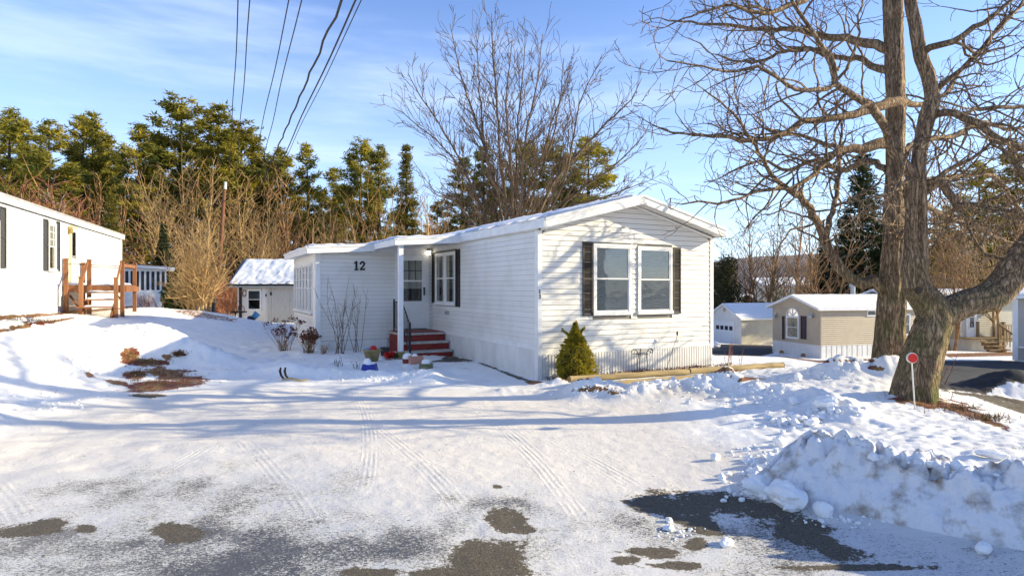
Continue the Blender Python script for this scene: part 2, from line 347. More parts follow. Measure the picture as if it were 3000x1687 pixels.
def height(x, y, fine=True):
    x = np.asarray(x, float); y = np.asarray(y, float); shp = x.shape
    xf = x.ravel(); yf = y.ravel(); z = np.zeros(xf.shape)
    for s in range(0, len(xf), 60000):
        e = slice(s, s + 60000)
        z[e] = np.sqrt((xf[e, None]-CP[None, :, 0])**2 + (yf[e, None]-CP[None, :, 1])**2 + _c2) @ _W
    r = np.hypot(xf, yf)
    z = z * (1 - sstep(110, 220, r)) + (-5.0) * sstep(110, 220, r)
    lump = np.zeros(xf.shape)
    for pts, h, wd in RIDGES:
        d = np.full(xf.shape, 1e9)
        for (ax, ay), (bx, by) in zip(pts[:-1], pts[1:]):
            vx, vy = bx-ax, by-ay; t = np.clip(((xf-ax)*vx + (yf-ay)*vy) / (vx*vx+vy*vy), 0, 1)
            d = np.minimum(d, np.hypot(xf-ax-t*vx, yf-ay-t*vy))
        g = np.exp(-(d/wd)**2); z += h * g * (1 + .35*vn(xf*3, yf*3, 5)); lump = np.maximum(lump, g * min(1, h/.15))
    for cx, cy, h, sx, sy in GAUSS:
        g = np.exp(-((xf-cx)/sx)**2 - ((yf-cy)/sy)**2); z += h * g; lump = np.maximum(lump, .9 * g)
    if fine:
        near = 1 - sstep(30, 70, r)
        drive = drive_mask(xf, yf)
        z += near * (1-drive) * (.030*fbm(xf*1.3, yf*1.3, 3, 3) + .016*fbm(xf*5, yf*5, 8, 3))
        lawnr = sstep(2.5, 3.5, xf) * (1 - sstep(9, 11, xf)) * sstep(3, 5, yf) * (1 - sstep(13, 18, yf))
        z += lawnr * .020 * np.abs(vn(xf*5+yf*2, yf*9, 21)) + lawnr * .012 * vn(xf*13, yf*13, 22)
        shade = sstep(-8.5, -7, xf)*(1-sstep(0, 1, xf)) * sstep(12.2, 12.8, yf)*(1-sstep(26, 32, yf))
        z -= shade * .05 * sstep(.25, .6, vn(xf*3.1, yf*3.1, 31)); z += shade*.02*fbm(xf*6, yf*6, 33, 3)
        wl = np.exp(-((xf+5.5)/2.6)**2) * sstep(4.4, 6.4, yf)*(1-sstep(10.5, 12, yf))
        z += wl * (.035*vn(xf*1.1+3, yf*1.7, 41) + .02*vn(xf*2.6, yf*3.2, 42))
        z += drive * (.006*fbm(xf*2, yf*2, 51, 3) + .003*vn(xf*11, yf*11, 52))
        z += .8 * lump * (.10*cell(xf*1.9, yf*2.4, 60) + .11*cell(xf*4.5, yf*4.5, 61) + .07*cell(xf*10, yf*10, 62) + .03*fbm(xf*9, yf*9, 63, 3))
    return z.reshape(shp)
def drive_mask(x, y):
    """1 on the packed, driven surface"""
    a = (1 - sstep(10.6, 11.6, y - .25*np.clip(x, -9, 0)*0)) * sstep(-20, -19, y)
    edge = 2.6 + .5*vn(y*.8, y*0, 71)
    b = 1 - sstep(edge-.5, edge+.5, x - np.clip(5.2-y, 0, 9)*1.0)
    lft = -6.4 - np.clip(7.0-y, 0, 20)*2.2
    c = sstep(lft-1.0, lft+.8, x)
    return a * b * c
def gz(x, y): return float(height(np.array([x]), np.array([y]))[0])
_ds = np.concatenate([np.linspace(2.5, 20, 900), np.linspace(20, 90, 1000)])
def hit(px, py):
    """point of the ground seen at a photo pixel"""
    x = (px-CX)/F*_ds; zr = CZ + (CY-py)/F*_ds; zt = height(x, _ds, False)
    k = np.argmax(zr <= zt)
    if zr[k] > zt[k]: k = len(_ds)-1
    return Vector((float(x[k]), float(_ds[k]), gz(x[k], _ds[k])))

# radial sheet centred under the photographer, out to the horizon
ang = [];  a = 0.0
for lo, hi, st in ((-180, -56, 2.0), (-56, -45, .4), (-45, 45, .155), (45, 56, .4), (56, 180, 2.0)):
    ang += list(np.arange(lo, hi, st))
ang = np.radians(np.array(ang))
rad = [0.6]
while rad[-1] < 2600:
    r_ = rad[-1]; k_ = .030 if r_ < 3.2 else (.0052 if r_ < 26 else (.012 if r_ < 70 else .06)); rad.append(r_ * (1 + k_))
rad = np.array(rad)
AA, RR = np.meshgrid(ang, rad); GX = RR*np.sin(AA); GY = RR*np.cos(AA); GZ = height(GX, GY)
nr, na = GX.shape
verts = np.stack([GX.ravel(), GY.ravel(), GZ.ravel()], 1)
verts = np.vstack([verts, [[0, 0, 0]]])
i0 = (np.arange(nr-1)[:, None]*na + np.arange(na)[None, :]); i1 = (np.arange(nr-1)[:, None]*na + (np.arange(na)[None, :]+1) % na)
quads = np.stack([i0, i0+na, i1+na, i1], -1).reshape(-1, 4)[:, ::-1]
tris = np.stack([np.full(na, nr*na), np.arange(na), (np.arange(na)+1) % na], 1)[:, ::-1]
me = bpy.data.meshes.new('ground')
nv = len(verts); nq = len(quads); ntri = len(tris)
me.vertices.add(nv); me.vertices.foreach_set('co', verts.ravel())
me.loops.add(nq*4 + ntri*3); me.loops.foreach_set('vertex_index', np.concatenate([quads.ravel(), tris.ravel()]).astype(np.int32))
me.polygons.add(nq+ntri); me.polygons.foreach_set('loop_start', np.concatenate([np.arange(nq)*4, nq*4+np.arange(ntri)*3]).astype(np.int32))
me.polygons.foreach_set('loop_total', np.concatenate([np.full(nq, 4), np.full(ntri, 3)]).astype(np.int32))
me.update(); me.validate(); me.polygons.foreach_set('use_smooth', np.ones(nq+ntri, bool))
# where bare asphalt, thin ice, grass and grit show: patches surveyed from the photograph, laid on the ground surface
X, Y, Z = verts[:, 0], verts[:, 1], verts[:, 2]
ok = Y > 2.2; Ys = np.where(ok, Y, 2.2)
PX = CX + F*X/Ys; PY = CY - F*(Z-CZ)/Ys
WN1 = fbm(X*1.9+3, Y*1.9, 201, 4); WN2 = fbm(X*2.3-8, Y*2.3, 207, 4)
def ell(cx, cy, rx, ry, rot=0, soft=.62):
    c, s = math.cos(R(rot)), math.sin(R(rot)); dx, dy = PX-cx + .55*rx*WN1, PY-cy + .7*ry*WN2
    d = np.sqrt(((dx*c+dy*s)/rx)**2 + ((-dx*s+dy*c)/ry)**2)
    return 1 - sstep(1-soft, 1+soft, d)
def polym(pts, soft=10):
    inside = np.zeros(PX.shape, bool); dist = np.full(PX.shape, 1e9); n = len(pts)
    for i in range(n):
        (ax, ay), (bx, by) = pts[i], pts[(i+1) % n]
        cond = ((ay > PY) != (by > PY)); xx = (bx-ax)*(PY-ay)/((by-ay) if by != ay else 1e-9) + ax
        inside ^= cond & (PX < xx)
        vx, vy = bx-ax, by-ay; t = np.clip(((PX-ax)*vx + (PY-ay)*vy)/(vx*vx+vy*vy), 0, 1)
        dist = np.minimum(dist, np.hypot(PX-ax-t*vx, PY-ay-t*vy))
    sd_ = np.where(inside, dist, -dist)
    return sstep(-soft, soft, sd_)
bare = np.zeros(nv); ice = np.zeros(nv); grass = np.zeros(nv); dirt = np.zeros(nv)
for e in [(95,1540,105,28,-6),(505,1562,66,28,0),(258,1546,38,16,0),(1450,1640,110,55,-10),(1380,1680,190,22,0),(1532,1553,36,13,0),(1100,1672,110,16,0),
          (1480,1520,60,34,0),(2010,1480,150,38,6),(1920,1475,70,28,0),(2060,1530,60,30,30),(2360,1580,150,30,18),(2200,1490,190,36,12),(2045,1596,40,20,0),(1900,1620,90,18,4),(2330,1530,120,26,10),
          (1830,1640,40,16,0),(1960,1655,110,12,0),(1460,1425,16,6,0),(2480,1660,200,10,0),(430,1158,50,6,0)]:
    bare = np.maximum(bare, ell(*e))
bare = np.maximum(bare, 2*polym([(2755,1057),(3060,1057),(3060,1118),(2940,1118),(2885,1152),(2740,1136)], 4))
bare = np.maximum(bare, polym([(2740,1140),(2860,1152),(3060,1180),(3060,1232),(2860,1166)], 4))
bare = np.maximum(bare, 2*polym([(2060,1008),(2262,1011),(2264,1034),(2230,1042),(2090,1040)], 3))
bare = np.maximum(bare, .8*polym([(1325,1036),(1345,1040),(1575,1120),(1530,1116),(1400,1062),(1260,1060)], 4))
bare = np.where(ok, bare, 0)
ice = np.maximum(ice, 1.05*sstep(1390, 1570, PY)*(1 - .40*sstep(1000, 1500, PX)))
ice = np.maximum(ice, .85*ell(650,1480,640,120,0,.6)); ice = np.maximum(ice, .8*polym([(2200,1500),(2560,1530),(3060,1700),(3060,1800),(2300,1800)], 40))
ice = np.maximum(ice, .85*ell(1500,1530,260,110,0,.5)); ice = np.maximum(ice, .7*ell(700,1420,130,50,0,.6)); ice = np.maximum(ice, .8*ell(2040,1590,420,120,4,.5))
ice = np.maximum(ice, np.where(ok & (Y > 2.5), 0, .7))
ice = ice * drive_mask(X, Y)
for e in [(380,1045,26,24,35),(425,1063,62,10,2),(490,1048,18,9,0),(525,1037,22,10,0),(470,1128,130,13,-6),(400,1098,34,14,0),(505,1098,75,20,12),(262,1098,17,6,18),(350,1120,40,8,10),(560,1110,40,10,10),
          (2700,1172,70,16,12),(2800,1195,90,12,18),(2900,1230,80,10,25),(2110,1083,50,10,0),(1700,1105,60,8,-8),(1860,1096,90,7,-6),(2020,1080,90,7,-6),(1740,1140,60,8,0),(1800,1150,18,5,0),(2180,1110,60,6,0),
          (1560,1120,22,6,0),(2560,1075,25,5,0)]:
    grass = np.maximum(grass, ell(*e))
grass = np.maximum(grass, polym([(-60,930),(230,908),(420,893),(420,900),(230,917),(-60,944)], 4))
grass = np.maximum(grass, polym([(-60,972),(100,945),(220,928),(215,934),(90,957),(-60,988)], 3))
grass = np.maximum(grass, polym([(490,908),(560,905),(700,935),(690,945),(560,928)], 4)*.6)
grass = np.maximum(grass, polym([(2240,1038),(2400,1056),(2560,1050),(2560,1056),(2400,1062)], 2))
grass = np.maximum(grass, polym([(2760,1036),(2975,1030),(2975,1042),(2780,1046)], 3))
grass = np.where(ok, grass, 0)
dirt = drive_mask(X, Y)*sstep(1080, 1200, PY)*.7
dirt = np.maximum(dirt, .9*ell(1960,1150,110,26,0,.6))
far_woods = sstep(60, 90, np.hypot(X, Y)); grass = np.maximum(grass, far_woods * .5)
ca = me.color_attributes.new('mask', 'FLOAT_COLOR', 'POINT')
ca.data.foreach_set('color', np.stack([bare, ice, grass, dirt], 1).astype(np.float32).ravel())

def ground_mat():
    m = bpy.data.materials.new('snowy_ground'); m.use_nodes = True; t = m.node_tree; b = t.nodes['Principled BSDF']
    L = t.links.new
    tcn = N(t, 'ShaderNodeTexCoord'); P = tcn.outputs['Object']
    at_ = N(t, 'ShaderNodeAttribute'); at_.attribute_name = 'mask'; at_.attribute_type = 'GEOMETRY'
    sc_ = N(t, 'ShaderNodeSeparateColor'); L(at_.outputs['Color'], sc_.inputs[0])
    def noise(scale, detail=5, rough=.55, vec=P, dist=0):
        n = N(t, 'ShaderNodeTexNoise'); n.inputs['Scale'].default_value = scale; n.inputs['Detail'].default_value = detail
        n.inputs['Roughness'].default_value = rough; n.inputs['Distortion'].default_value = dist; L(vec, n.inputs['Vector']); return n.outputs['Fac']
    def math_(op, a_, b_=None, clamp=False):
        n = N(t, 'ShaderNodeMath', operation=op); n.use_clamp = clamp
        for i, q in enumerate((a_, b_)):
            if q is None: continue
            if isinstance(q, (int, float)): n.inputs[i].default_value = q
            else: L(q, n.inputs[i])
        return n.outputs[0]
    def rng(v, a_, b_, c_=0, d_=1, smooth=True):
        n = N(t, 'ShaderNodeMapRange'); n.interpolation_type = 'SMOOTHSTEP' if smooth else 'LINEAR'
        L(v, n.inputs[0]); n.inputs[1].default_value = a_; n.inputs[2].default_value = b_; n.inputs[3].default_value = c_; n.inputs[4].default_value = d_
        return n.outputs[0]
    def mixc(f, a_, b_):
        n = N(t, 'ShaderNodeMix', data_type='RGBA')
        if isinstance(f, float): n.inputs[0].default_value = f
        else: L(f, n.inputs[0])
        for i, q in ((6, a_), (7, b_)):
            if isinstance(q, tuple): n.inputs[i].default_value = (*q, 1)
            else: L(q, n.inputs[i])
        return n.outputs[2]
    nA = noise(2.3, 8, .65); nB = noise(22, 6, .7); nC = noise(60, 4, .7, dist=.6); nD = noise(160, 3, .6); nE = noise(.9, 4)
    mpS = N(t, 'ShaderNodeMapping'); mpS.inputs['Scale'].default_value = (1, 1.9, 1); L(P, mpS.inputs[0]); nS = noise(38, 6, .75, mpS.outputs[0], 1.2)
    jit = math_('ADD', math_('MULTIPLY', math_('SUBTRACT', nA, .5), 3.4), math_('ADD', math_('MULTIPLY', math_('SUBTRACT', nB, .5), 3.0), math_('MULTIPLY', math_('SUBTRACT', nC, .5), 1.8)))
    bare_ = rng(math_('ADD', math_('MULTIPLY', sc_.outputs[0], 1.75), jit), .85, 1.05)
    # speckled ice: asphalt grain showing through in flecks
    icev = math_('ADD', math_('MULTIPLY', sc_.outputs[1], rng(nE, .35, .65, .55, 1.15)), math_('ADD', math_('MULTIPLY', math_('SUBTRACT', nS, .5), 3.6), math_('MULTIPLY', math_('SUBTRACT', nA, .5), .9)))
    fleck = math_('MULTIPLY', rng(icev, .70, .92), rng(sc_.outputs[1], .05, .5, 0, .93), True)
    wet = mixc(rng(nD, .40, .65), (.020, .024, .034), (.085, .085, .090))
    gr = rng(math_('ADD', sc_.outputs[2], math_('MULTIPLY', math_('SUBTRACT', noise(9, 7, .75), .5), 2.6)), .46, .58)
    asph = mixc(rng(nD, .42, .62), (.035, .032, .030), (.17, .14, .095))
    asph = mixc(rng(nC, .52, .72), asph, (.24, .185, .12))
    asph = mixc(rng(sc_.outputs[0], 1.3, 1.8), asph, (.030, .031, .036))  # far right drives: wet asphalt darkened further, shade put into the colour
    snow = mixc(rng(nA, .40, .75), (.83, .82, .80), (.76, .735, .70))
    snow = mixc(math_('MULTIPLY', at_.outputs['Alpha'], .95), snow, (.66, .595, .52))
    snow = mixc(math_('MULTIPLY', at_.outputs['Alpha'], rng(nS, .50, .70, 0, .55)), snow, (.52, .46, .38))
    snow = mixc(math_('MULTIPLY', at_.outputs['Alpha'], rng(noise(7, 7, .75), .60, .80, 0, .6)), snow, (.30, .22, .14))
    snow = mixc(math_('MULTIPLY', sc_.outputs[1], .6), snow, (.46, .50, .57))  # icy zone tinted grey-blue, its sky reflection put into the colour
    snow = mixc(rng(noise(14, 2), .735, .76), snow, (.12, .08, .05))
    grc = mixc(rng(noise(55, 5, .7), .40, .62), (.10, .030, .015), (.40, .24, .075))
    grc = mixc(rng(noise(5, 3, .6), .45, .6), grc, (.16, .035, .018))
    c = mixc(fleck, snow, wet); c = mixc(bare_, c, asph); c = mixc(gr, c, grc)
    L(c, b.inputs['Base Color'])
    rgh = math_('SUBTRACT', math_('SUBTRACT', .68, math_('MULTIPLY', sc_.outputs[1], .30)), math_('MULTIPLY', bare_, .0))
    rgh = math_('ADD', rgh, math_('MULTIPLY', bare_, .35), True); L(rgh, b.inputs['Roughness'])
    b.inputs['Specular IOR Level'].default_value = .35
    # tyre tread grooves: (x, y, heading deg, length, width)
    sp_ = N(t, 'ShaderNodeSeparateXYZ'); L(P, sp_.inputs[0]); tr = None
    for (tx, ty, hd, ln, wd) in TRACKS:
        ch, sh = math.cos(R(hd)), math.sin(R(hd))
        dx = math_('SUBTRACT', sp_.outputs[0], tx); dy = math_('SUBTRACT', sp_.outputs[1], ty)
        al = math_('ADD', math_('MULTIPLY', dx, ch), math_('MULTIPLY', dy, sh)); ac = math_('SUBTRACT', math_('MULTIPLY', dy, ch), math_('MULTIPLY', dx, sh))
        ac = math_('ADD', ac, math_('MULTIPLY', math_('MULTIPLY', al, al), .02))
        msk = math_('MULTIPLY', rng(math_('ABSOLUTE', ac), wd*.5, wd*.42), rng(math_('ABSOLUTE', al), ln*.5, ln*.32))
        wv = math_('SINE', math_('MULTIPLY', ac, 2*PI*4/wd)); v = math_('MULTIPLY', math_('MULTIPLY', wv, msk), math_('MULTIPLY', rng(nB, .35, .55), rng(nA, .36, .60)))
        tr = v if tr is None else math_('ADD', tr, v)
    hgt = math_('ADD', math_('MULTIPLY', nA, .9), math_('MULTIPLY', nB, .42)); hgt = math_('ADD', hgt, math_('MULTIPLY', nC, .18))
    hgt = math_('ADD', hgt, math_('MULTIPLY', tr, .09)); hgt = math_('SUBTRACT', hgt, math_('MULTIPLY', fleck, .12)); hgt = math_('SUBTRACT', hgt, math_('MULTIPLY', bare_, .5))
    bp = N(t, 'ShaderNodeBump'); bp.inputs['Strength'].default_value = .7; bp.inputs['Distance'].default_value = .03
    L(hgt, bp.inputs['Height']); L(bp.outputs[0], b.inputs['Normal'])
    return m
def tk(p0, p1, wd):
    a_, b_ = hit(*p0), hit(*p1); d_ = b_ - a_
    return ((a_.x+b_.x)/2, (a_.y+b_.y)/2, math.degrees(math.atan2(d_.y, d_.x)), max(.4, math.hypot(d_.x, d_.y)*2.3), wd)
TRACKS = [tk((760,1330),(860,1450),.24),tk((20,1330),(330,1225),.24),tk((590,1270),(770,1205),.24),tk((440,1400),(640,1300),.22),tk((1050,1150),(1100,1300),.20),
          tk((1300,1135),(1500,1260),.24),tk((1530,1310),(1640,1430),.22),tk((1160,1290),(1330,1450),.24),tk((1620,1290),(1880,1430),.24),tk((10,1440),(60,1500),.24),tk((990,1590),(1060,1640),.24)]
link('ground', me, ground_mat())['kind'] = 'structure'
bpy.data.objects['ground']['label'] = 'snow covered yard and icy asphalt driveway with bare patches'

# hills at the horizon
mb = MB(); NH = 160
for j, (dist, hb, base, sd0) in enumerate(((900, 52, -14, 3), (1500, 60, -14, 9))):
    n0 = len(mb.v)
    for i in range(NH+1):
        th = R(-75 + 150*i/NH); hh = hb*(.75 + .35*float(fbm(np.array([i*.045]), np.array([0.0]), sd0, 4)))
        if j == 0: hh *= .55 + .45*float(sstep(-20, 12, math.degrees(th)))
        for q, (rr, zz) in enumerate(((dist*.78, base), (dist*.9, hh*.55), (dist, hh), (dist*1.2, base))):
            jit = float(vn(np.array([i*.9]), np.array([q*3.0]), 5))*hb*.03 if q in (1, 2) else 0
            mb.v.append((rr*math.sin(th), rr*math.cos(th), zz + jit))
    for i in range(NH):
        for q in range(3):
            a_ = n0+i*4+q; mb.f.append((a_, a_+4, a_+5, a_+1))
M['hill'] = mat('wooded_hill', (.21, .175, .165), .95, 0, .03, 0, col2=(.14, .115, .105), vdetail=8)
tag(mb.build('hill', M['hill'], smooth=True), 'low wooded hills along the horizon', kind='structure')

# ------------------------------------------------------------------ house building helpers
def rim_window(parent, ox, oy, ux, uy, u0, u1, z0, z1, sash=True, blind=None, fw=.055, grid=None, glass='glass', back='dark', proud=.05, trim='trim', curtain=False, blind_lo=None, name='window'):
    """window on a wall; local frame: u along (ux,uy), outward normal n = (uy,-ux)"""
    nx, ny = uy, -ux
    def P(u, d, z): return (ox + ux*u + nx*d, oy + uy*u + ny*d, z)
    def bx(m, a, b, c, d, d0, d1): m.hexa([P(a, d0, c), P(b, d0, c), P(b, d1, c), P(a, d1, c), P(a, d0, d), P(b, d0, d), P(b, d1, d), P(a, d1, d)])
    f = MB(); bx(f, u0, u0+fw, z0, z1, 0, proud); bx(f, u1-fw, u1, z0, z1, 0, proud); bx(f, u0+fw, u1-fw, z1-fw, z1, 0, proud)
    bx(f, u0-.012, u1+.012, z0-.03, z0+fw*.7, 0, proud+.025)
    fo = f.build(name, M[trim], parent)
    bk = MB(); bx(bk, u0+fw, u1-fw, z0+fw*.7, z1-fw, 0, .004); bk.build('backing', M[back], fo)
    zm = (z0+z1)/2; a, b_, c, d = u0+fw, u1-fw, z0+fw*.7, z1-fw
    s = MB()
    if sash:
        for (lo, hi, dd) in ((c, zm+.012, .030), (zm-.012, d, .037)):
            w_ = .028
            bx(s, a, a+w_, lo, hi, dd-.012, dd); bx(s, b_-w_, b_, lo, hi, dd-.012, dd); bx(s, a+w_, b_-w_, lo, lo+w_, dd-.012, dd); bx(s, a+w_, b_-w_, hi-w_, hi, dd-.012, dd)
    if grid:
        nxg, nzg, lo, hi = grid
        for i in range(1, nxg): q = a + (b_-a)*i/nxg; bx(s, q-.008, q+.008, lo, hi, .024, .032)
        for i in range(1, nzg): q = lo + (hi-lo)*i/nzg; bx(s, a, b_, q-.008, q+.008, .023, .031)
    if s.v: s.build('sash', M[trim], fo)
    g = MB(); n = 2 if sash else 1
    for k in range(n):
        lo = c + (d-c)*k/n; hi = c + (d-c)*(k+1)/n
        g = MB(); g.poly([P(a, .022, lo+.001), P(b_, .022, lo+.001), P(b_, .022, hi-.001), P(a, .022, hi-.001)]); g.build('pane', M['glassmid' if (k == 0 and sash and glass == 'glass') else glass], fo)
    if blind:
        bl = MB(); z = d - .01; lo = blind_lo if blind_lo is not None else c
        while z > lo:
            bl.hexa([P(a+.01, .008, z-.006), P(b_-.01, .008, z-.006), P(b_-.01, .016, z-.034), P(a+.01, .016, z-.034), P(a+.01, .008, z), P(b_-.01, .008, z), P(b_-.01, .018, z-.022), P(a+.01, .018, z-.022)])
            z -= .040
        tag(bl.build('blind', M['blind'], fo), kind='stuff')
    if curtain:
        cu = MB(); cu.poly([P(a, .010, c), P(a+(b_-a)*.32, .010, c), P(a+(b_-a)*.32, .010, d), P(a, .010, d)]); cu.poly([P(b_-(b_-a)*.32, .010, c), P(b_, .010, c), P(b_, .010, d), P(b_-(b_-a)*.32, .010, d)])
        cu.build('curtain', M['curtain'], fo)
    return fo

def shutter(parent, ox, oy, ux, uy, u0, u1, z0, z1, m='shutter', louvre=True):
    nx, ny = uy, -ux
    def P(u, d, z): return (ox + ux*u + nx*d, oy + uy*u + ny*d, z)
    s = MB()
    def bx(a, b, c, d, d0, d1): s.hexa([P(a, d0, c), P(b, d0, c), P(b, d1, c), P(a, d1, c), P(a, d0, d), P(b, d0, d), P(b, d1, d), P(a, d1, d)])
    fw = .035; zc = (z0+z1)/2
    bx(u0, u0+fw, z0, z1, .0, .032); bx(u1-fw, u1, z0, z1, .0, .032)
    for q in (z0, zc-fw/2, z1-fw): bx(u0+fw, u1-fw, q, q+fw, .0, .031)
    bx(u0+fw, u1-fw, z0+fw, z1-fw, .0, .008)
    if louvre:
        z = z0+fw+.02
        while z < z1-fw-.02:
            s.hexa([P(u0+fw, .010, z+.012), P(u1-fw, .010, z+.012), P(u1-fw, .026, z-.006), P(u0+fw, .026, z-.006), P(u0+fw, .010, z+.018), P(u1-fw, .010, z+.018), P(u1-fw, .026, z), P(u0+fw, .026, z)])
            z += .030
    return s.build('shutter', M[m], parent)

def siding(parent, ox, oy, ux, uy, z0, z1, expo, span, holes=(), m='vinyl', joined=False, proud=.022, gap=.009):
    """lapped courses; span(z) gives (u0,u1) at height z; holes are (u0,u1,z0,z1)"""
    nx, ny = uy, -ux
    def P(u, d, z): return (ox + ux*u + nx*d, oy + uy*u + ny*d, z)
    z = z0; allm = MB(); rnd = random.Random(int(z0*100)+int(ox*10)+int(uy*10))
    while z < z1 - .01:
        zt = min(z+expo, z1) - gap; s0 = span(z); s1 = span(zt)
        if s0 is None: break
        if s1 is None: s1 = s0
        a0, a1, b0, b1 = s0[0], s0[1], s1[0], s1[1]
        if a1 - a0 < .05: break
        cuts = sorted([(h[0], h[1]) for h in holes if h[2] < zt-.02 and h[3] > z+.02])
        segs = []; left = (a0, b0)
        for h0, h1 in cuts:
            if h0 > left[0] + .01: segs.append((left[0], h0, left[1], h0))
            if h1 > left[0]: left = (h1, h1)
        if a1 > left[0] + .01: segs.append((left[0], a1, left[1], b1))
        wv = rnd.uniform(-.0015, .0015)
        for (l0, l1, m0, m1) in segs:
            s = allm if joined else MB(); pr = proud + wv; n = len(s.v)
            s.v += [P(l0, pr, z), P(l1, pr, z), P(m1, proud*.45, zt), P(m0, proud*.45, zt), P(l0, 0, z), P(l1, 0, z), P(m1, 0, zt), P(m0, 0, zt)]
            s.f += [(n, n+1, n+2, n+3), (n+4, n+5, n+1, n), (n, n+3, n+7, n+4), (n+1, n+5, n+6, n+2), (n+3, n+2, n+6, n+7)]
            if not joined: s.build('siding_board', M[m], parent)
        z += expo
    if joined: tag(allm.build('siding', M[m], parent), kind='stuff')

def ribbed(parent, ox, oy, ux, uy, panels, zbot, ztop, pitch=.10, m='skirt', name='skirting_panel', depth=.012):
    nx, ny = uy, -ux
    def P(u, d, z): return (ox + ux*u + nx*d, oy + uy*u + ny*d, z)
    for (u0, u1) in panels:
        s = MB(); n = max(1, int(round((u1-u0)/pitch))); w_ = (u1-u0)/n
        pts = []
        for i in range(n):
            a = u0 + i*w_; pts += [(a, .004), (a+w_*.12, depth), (a+w_*.80, depth), (a+w_*.92, .004)]
        pts.append((u1, .004))
        for (a, da), (b, db) in zip(pts[:-1], pts[1:]):
            s.poly([P(a, da, zbot), P(b, db, zbot), P(b, db, ztop), P(a, da, ztop)])
        s.build(name, M[m], parent)

def snow_slab(parent, name, corners, th=.06, nu=60, nv=14, seed=1, m='snowroof', edge=.05, jag=.05):
    """lumpy snow lying on a sloping quadrilateral; corners p00,p10,p11,p01 (u then v)"""
    p00, p10, p11, p01 = [Vector(c) for c in corners]; s = MB()
    nrm = (p10-p00).cross(p01-p00).normalized()
    if nrm.z < 0: nrm = -nrm
    U = (p10-p00).length; V = (p01-p00).length
    uu, vv = np.meshgrid(np.linspace(0, 1, nu+1), np.linspace(0, 1, nv+1), indexing='ij')
    du = np.minimum(uu, 1-uu)*U; dv = np.minimum(vv, 1-vv)*V
    e = np.clip(np.minimum(du, dv)/edge, 0, 1)**.5
    n1 = fbm(uu*U*1.5, vv*V*1.5, seed, 3); n2 = vn(uu*U*7, vv*V*7, seed+5)
    h = th*(.75 + .5*n1 + .25*n2)*e
    je = jag*vn(uu*U*4, vv*0, seed+9)*(vv < .01); je2 = jag*vn(uu*U*4, vv*0+3, seed+11)*(vv > .99)
    top = []
    for i in range(nu+1):
        for j in range(nv+1):
            q = (p00*(1-uu[i, j])*(1-vv[i, j]) + p10*uu[i, j]*(1-vv[i, j]) + p11*uu[i, j]*vv[i, j] + p01*(1-uu[i, j])*vv[i, j])
            q = q + (p00-p01).normalized()*(float(je[i, j])) + (p01-p00).normalized()*float(je2[i, j])
            s.v.append(tuple(q + nrm*(max(0.004, float(h[i, j]))*(1 if 0 < i < nu and 0 < j < nv else .35))))
    for i in range(nu):
        for j in range(nv):
            a = i*(nv+1)+j; s.f.append((a, a+nv+1, a+nv+2, a+1))
    nb = len(s.v); ring = [i*(nv+1) for i in range(nu+1)] + [nu*(nv+1)+j for j in range(1, nv+1)] + [i*(nv+1)+nv for i in range(nu-1, -1, -1)] + [j for j in range(nv-1, 0, -1)]
    for r_ in ring: s.v.append(tuple(Vector(s.v[r_]) - nrm*.02))
    for k in range(len(ring)):
        k2 = (k+1) % len(ring); s.f.append((ring[k], ring[k2], nb+k2, nb+k))
    return s.build(name, M[m], parent, smooth=True)

def obox(name, m, parent, *a):
    return MB().box(*a).build(name, M[m] if isinstance(m, str) else m, parent)

# ------------------------------------------------------------------ main home, number 12
A12 = math.atan2(.462, .887)
P0 = Vector((.508, 12.0, 0))
H = thing('mobile_home', P0, A12, 'white clapboard mobile home numbered 12 with dark shutters and red brick porch steps', 'mobile home')
def W12(px, py=None, front=True, plane=0.0):
    """photo pixel -> (u, z) on a wall of this home: front = face y=plane, else side face x=plane"""
    r = (px-CX)/F; e = Vector((.8869, .4619, 0)); b = Vector((-.4619, .8869, 0))
    o = P0 + (b*plane if front else e*plane); d = e if front else b
    u = (o.x - r*o.y) / (r*d.y - d.x); dep = o.y + d.y*u
    return u, (CZ + (CY-py)/F*dep if py is not None else None)
Wd, Ln, ZE, ZR = 4.62, 17.5, 3.0, 3.77
obox('wall', 'lapshade', H, .0, Wd, 0, Ln, .50, ZE-.04)
# gable infill behind the boards
MB().prism([(0, 0, ZE-.04), (Wd, 0, ZE-.04), (Wd/2, 0, ZR-.16)], (0, .0, 0), (0, .1, 0)).build('wall', M['lapshade'], H)
obox('foundation', 'skirt', H, .03, Wd-.03, .03, Ln-.03, -.6, .52)
fw_ = [(1.292, 2.264, 1.285, 2.735), (2.444, 3.399, 1.285, 2.715)]
sh_ = [(1.031, 1.275, 1.25, 2.755), (3.42, 3.65, 1.25, 2.72)]
def gspan(z):
    if z <= ZE-.06: return (.075, Wd-.075)
    k = (z-(ZE-.06))/(ZR-.19-(ZE-.06)); 
    if k >= 1: return None
    return (.075+k*(Wd/2-.075), Wd-.075-k*(Wd/2-.075))
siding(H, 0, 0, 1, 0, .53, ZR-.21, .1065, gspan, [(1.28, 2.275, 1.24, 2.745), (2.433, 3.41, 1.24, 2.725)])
for (a, b, c, d) in fw_: rim_window(H, 0, 0, 1, 0, a, b, c, d, blind=True, proud=.045, fw=.060)
for q in sh_: shutter(H, 0, -.012, 1, 0, *q)
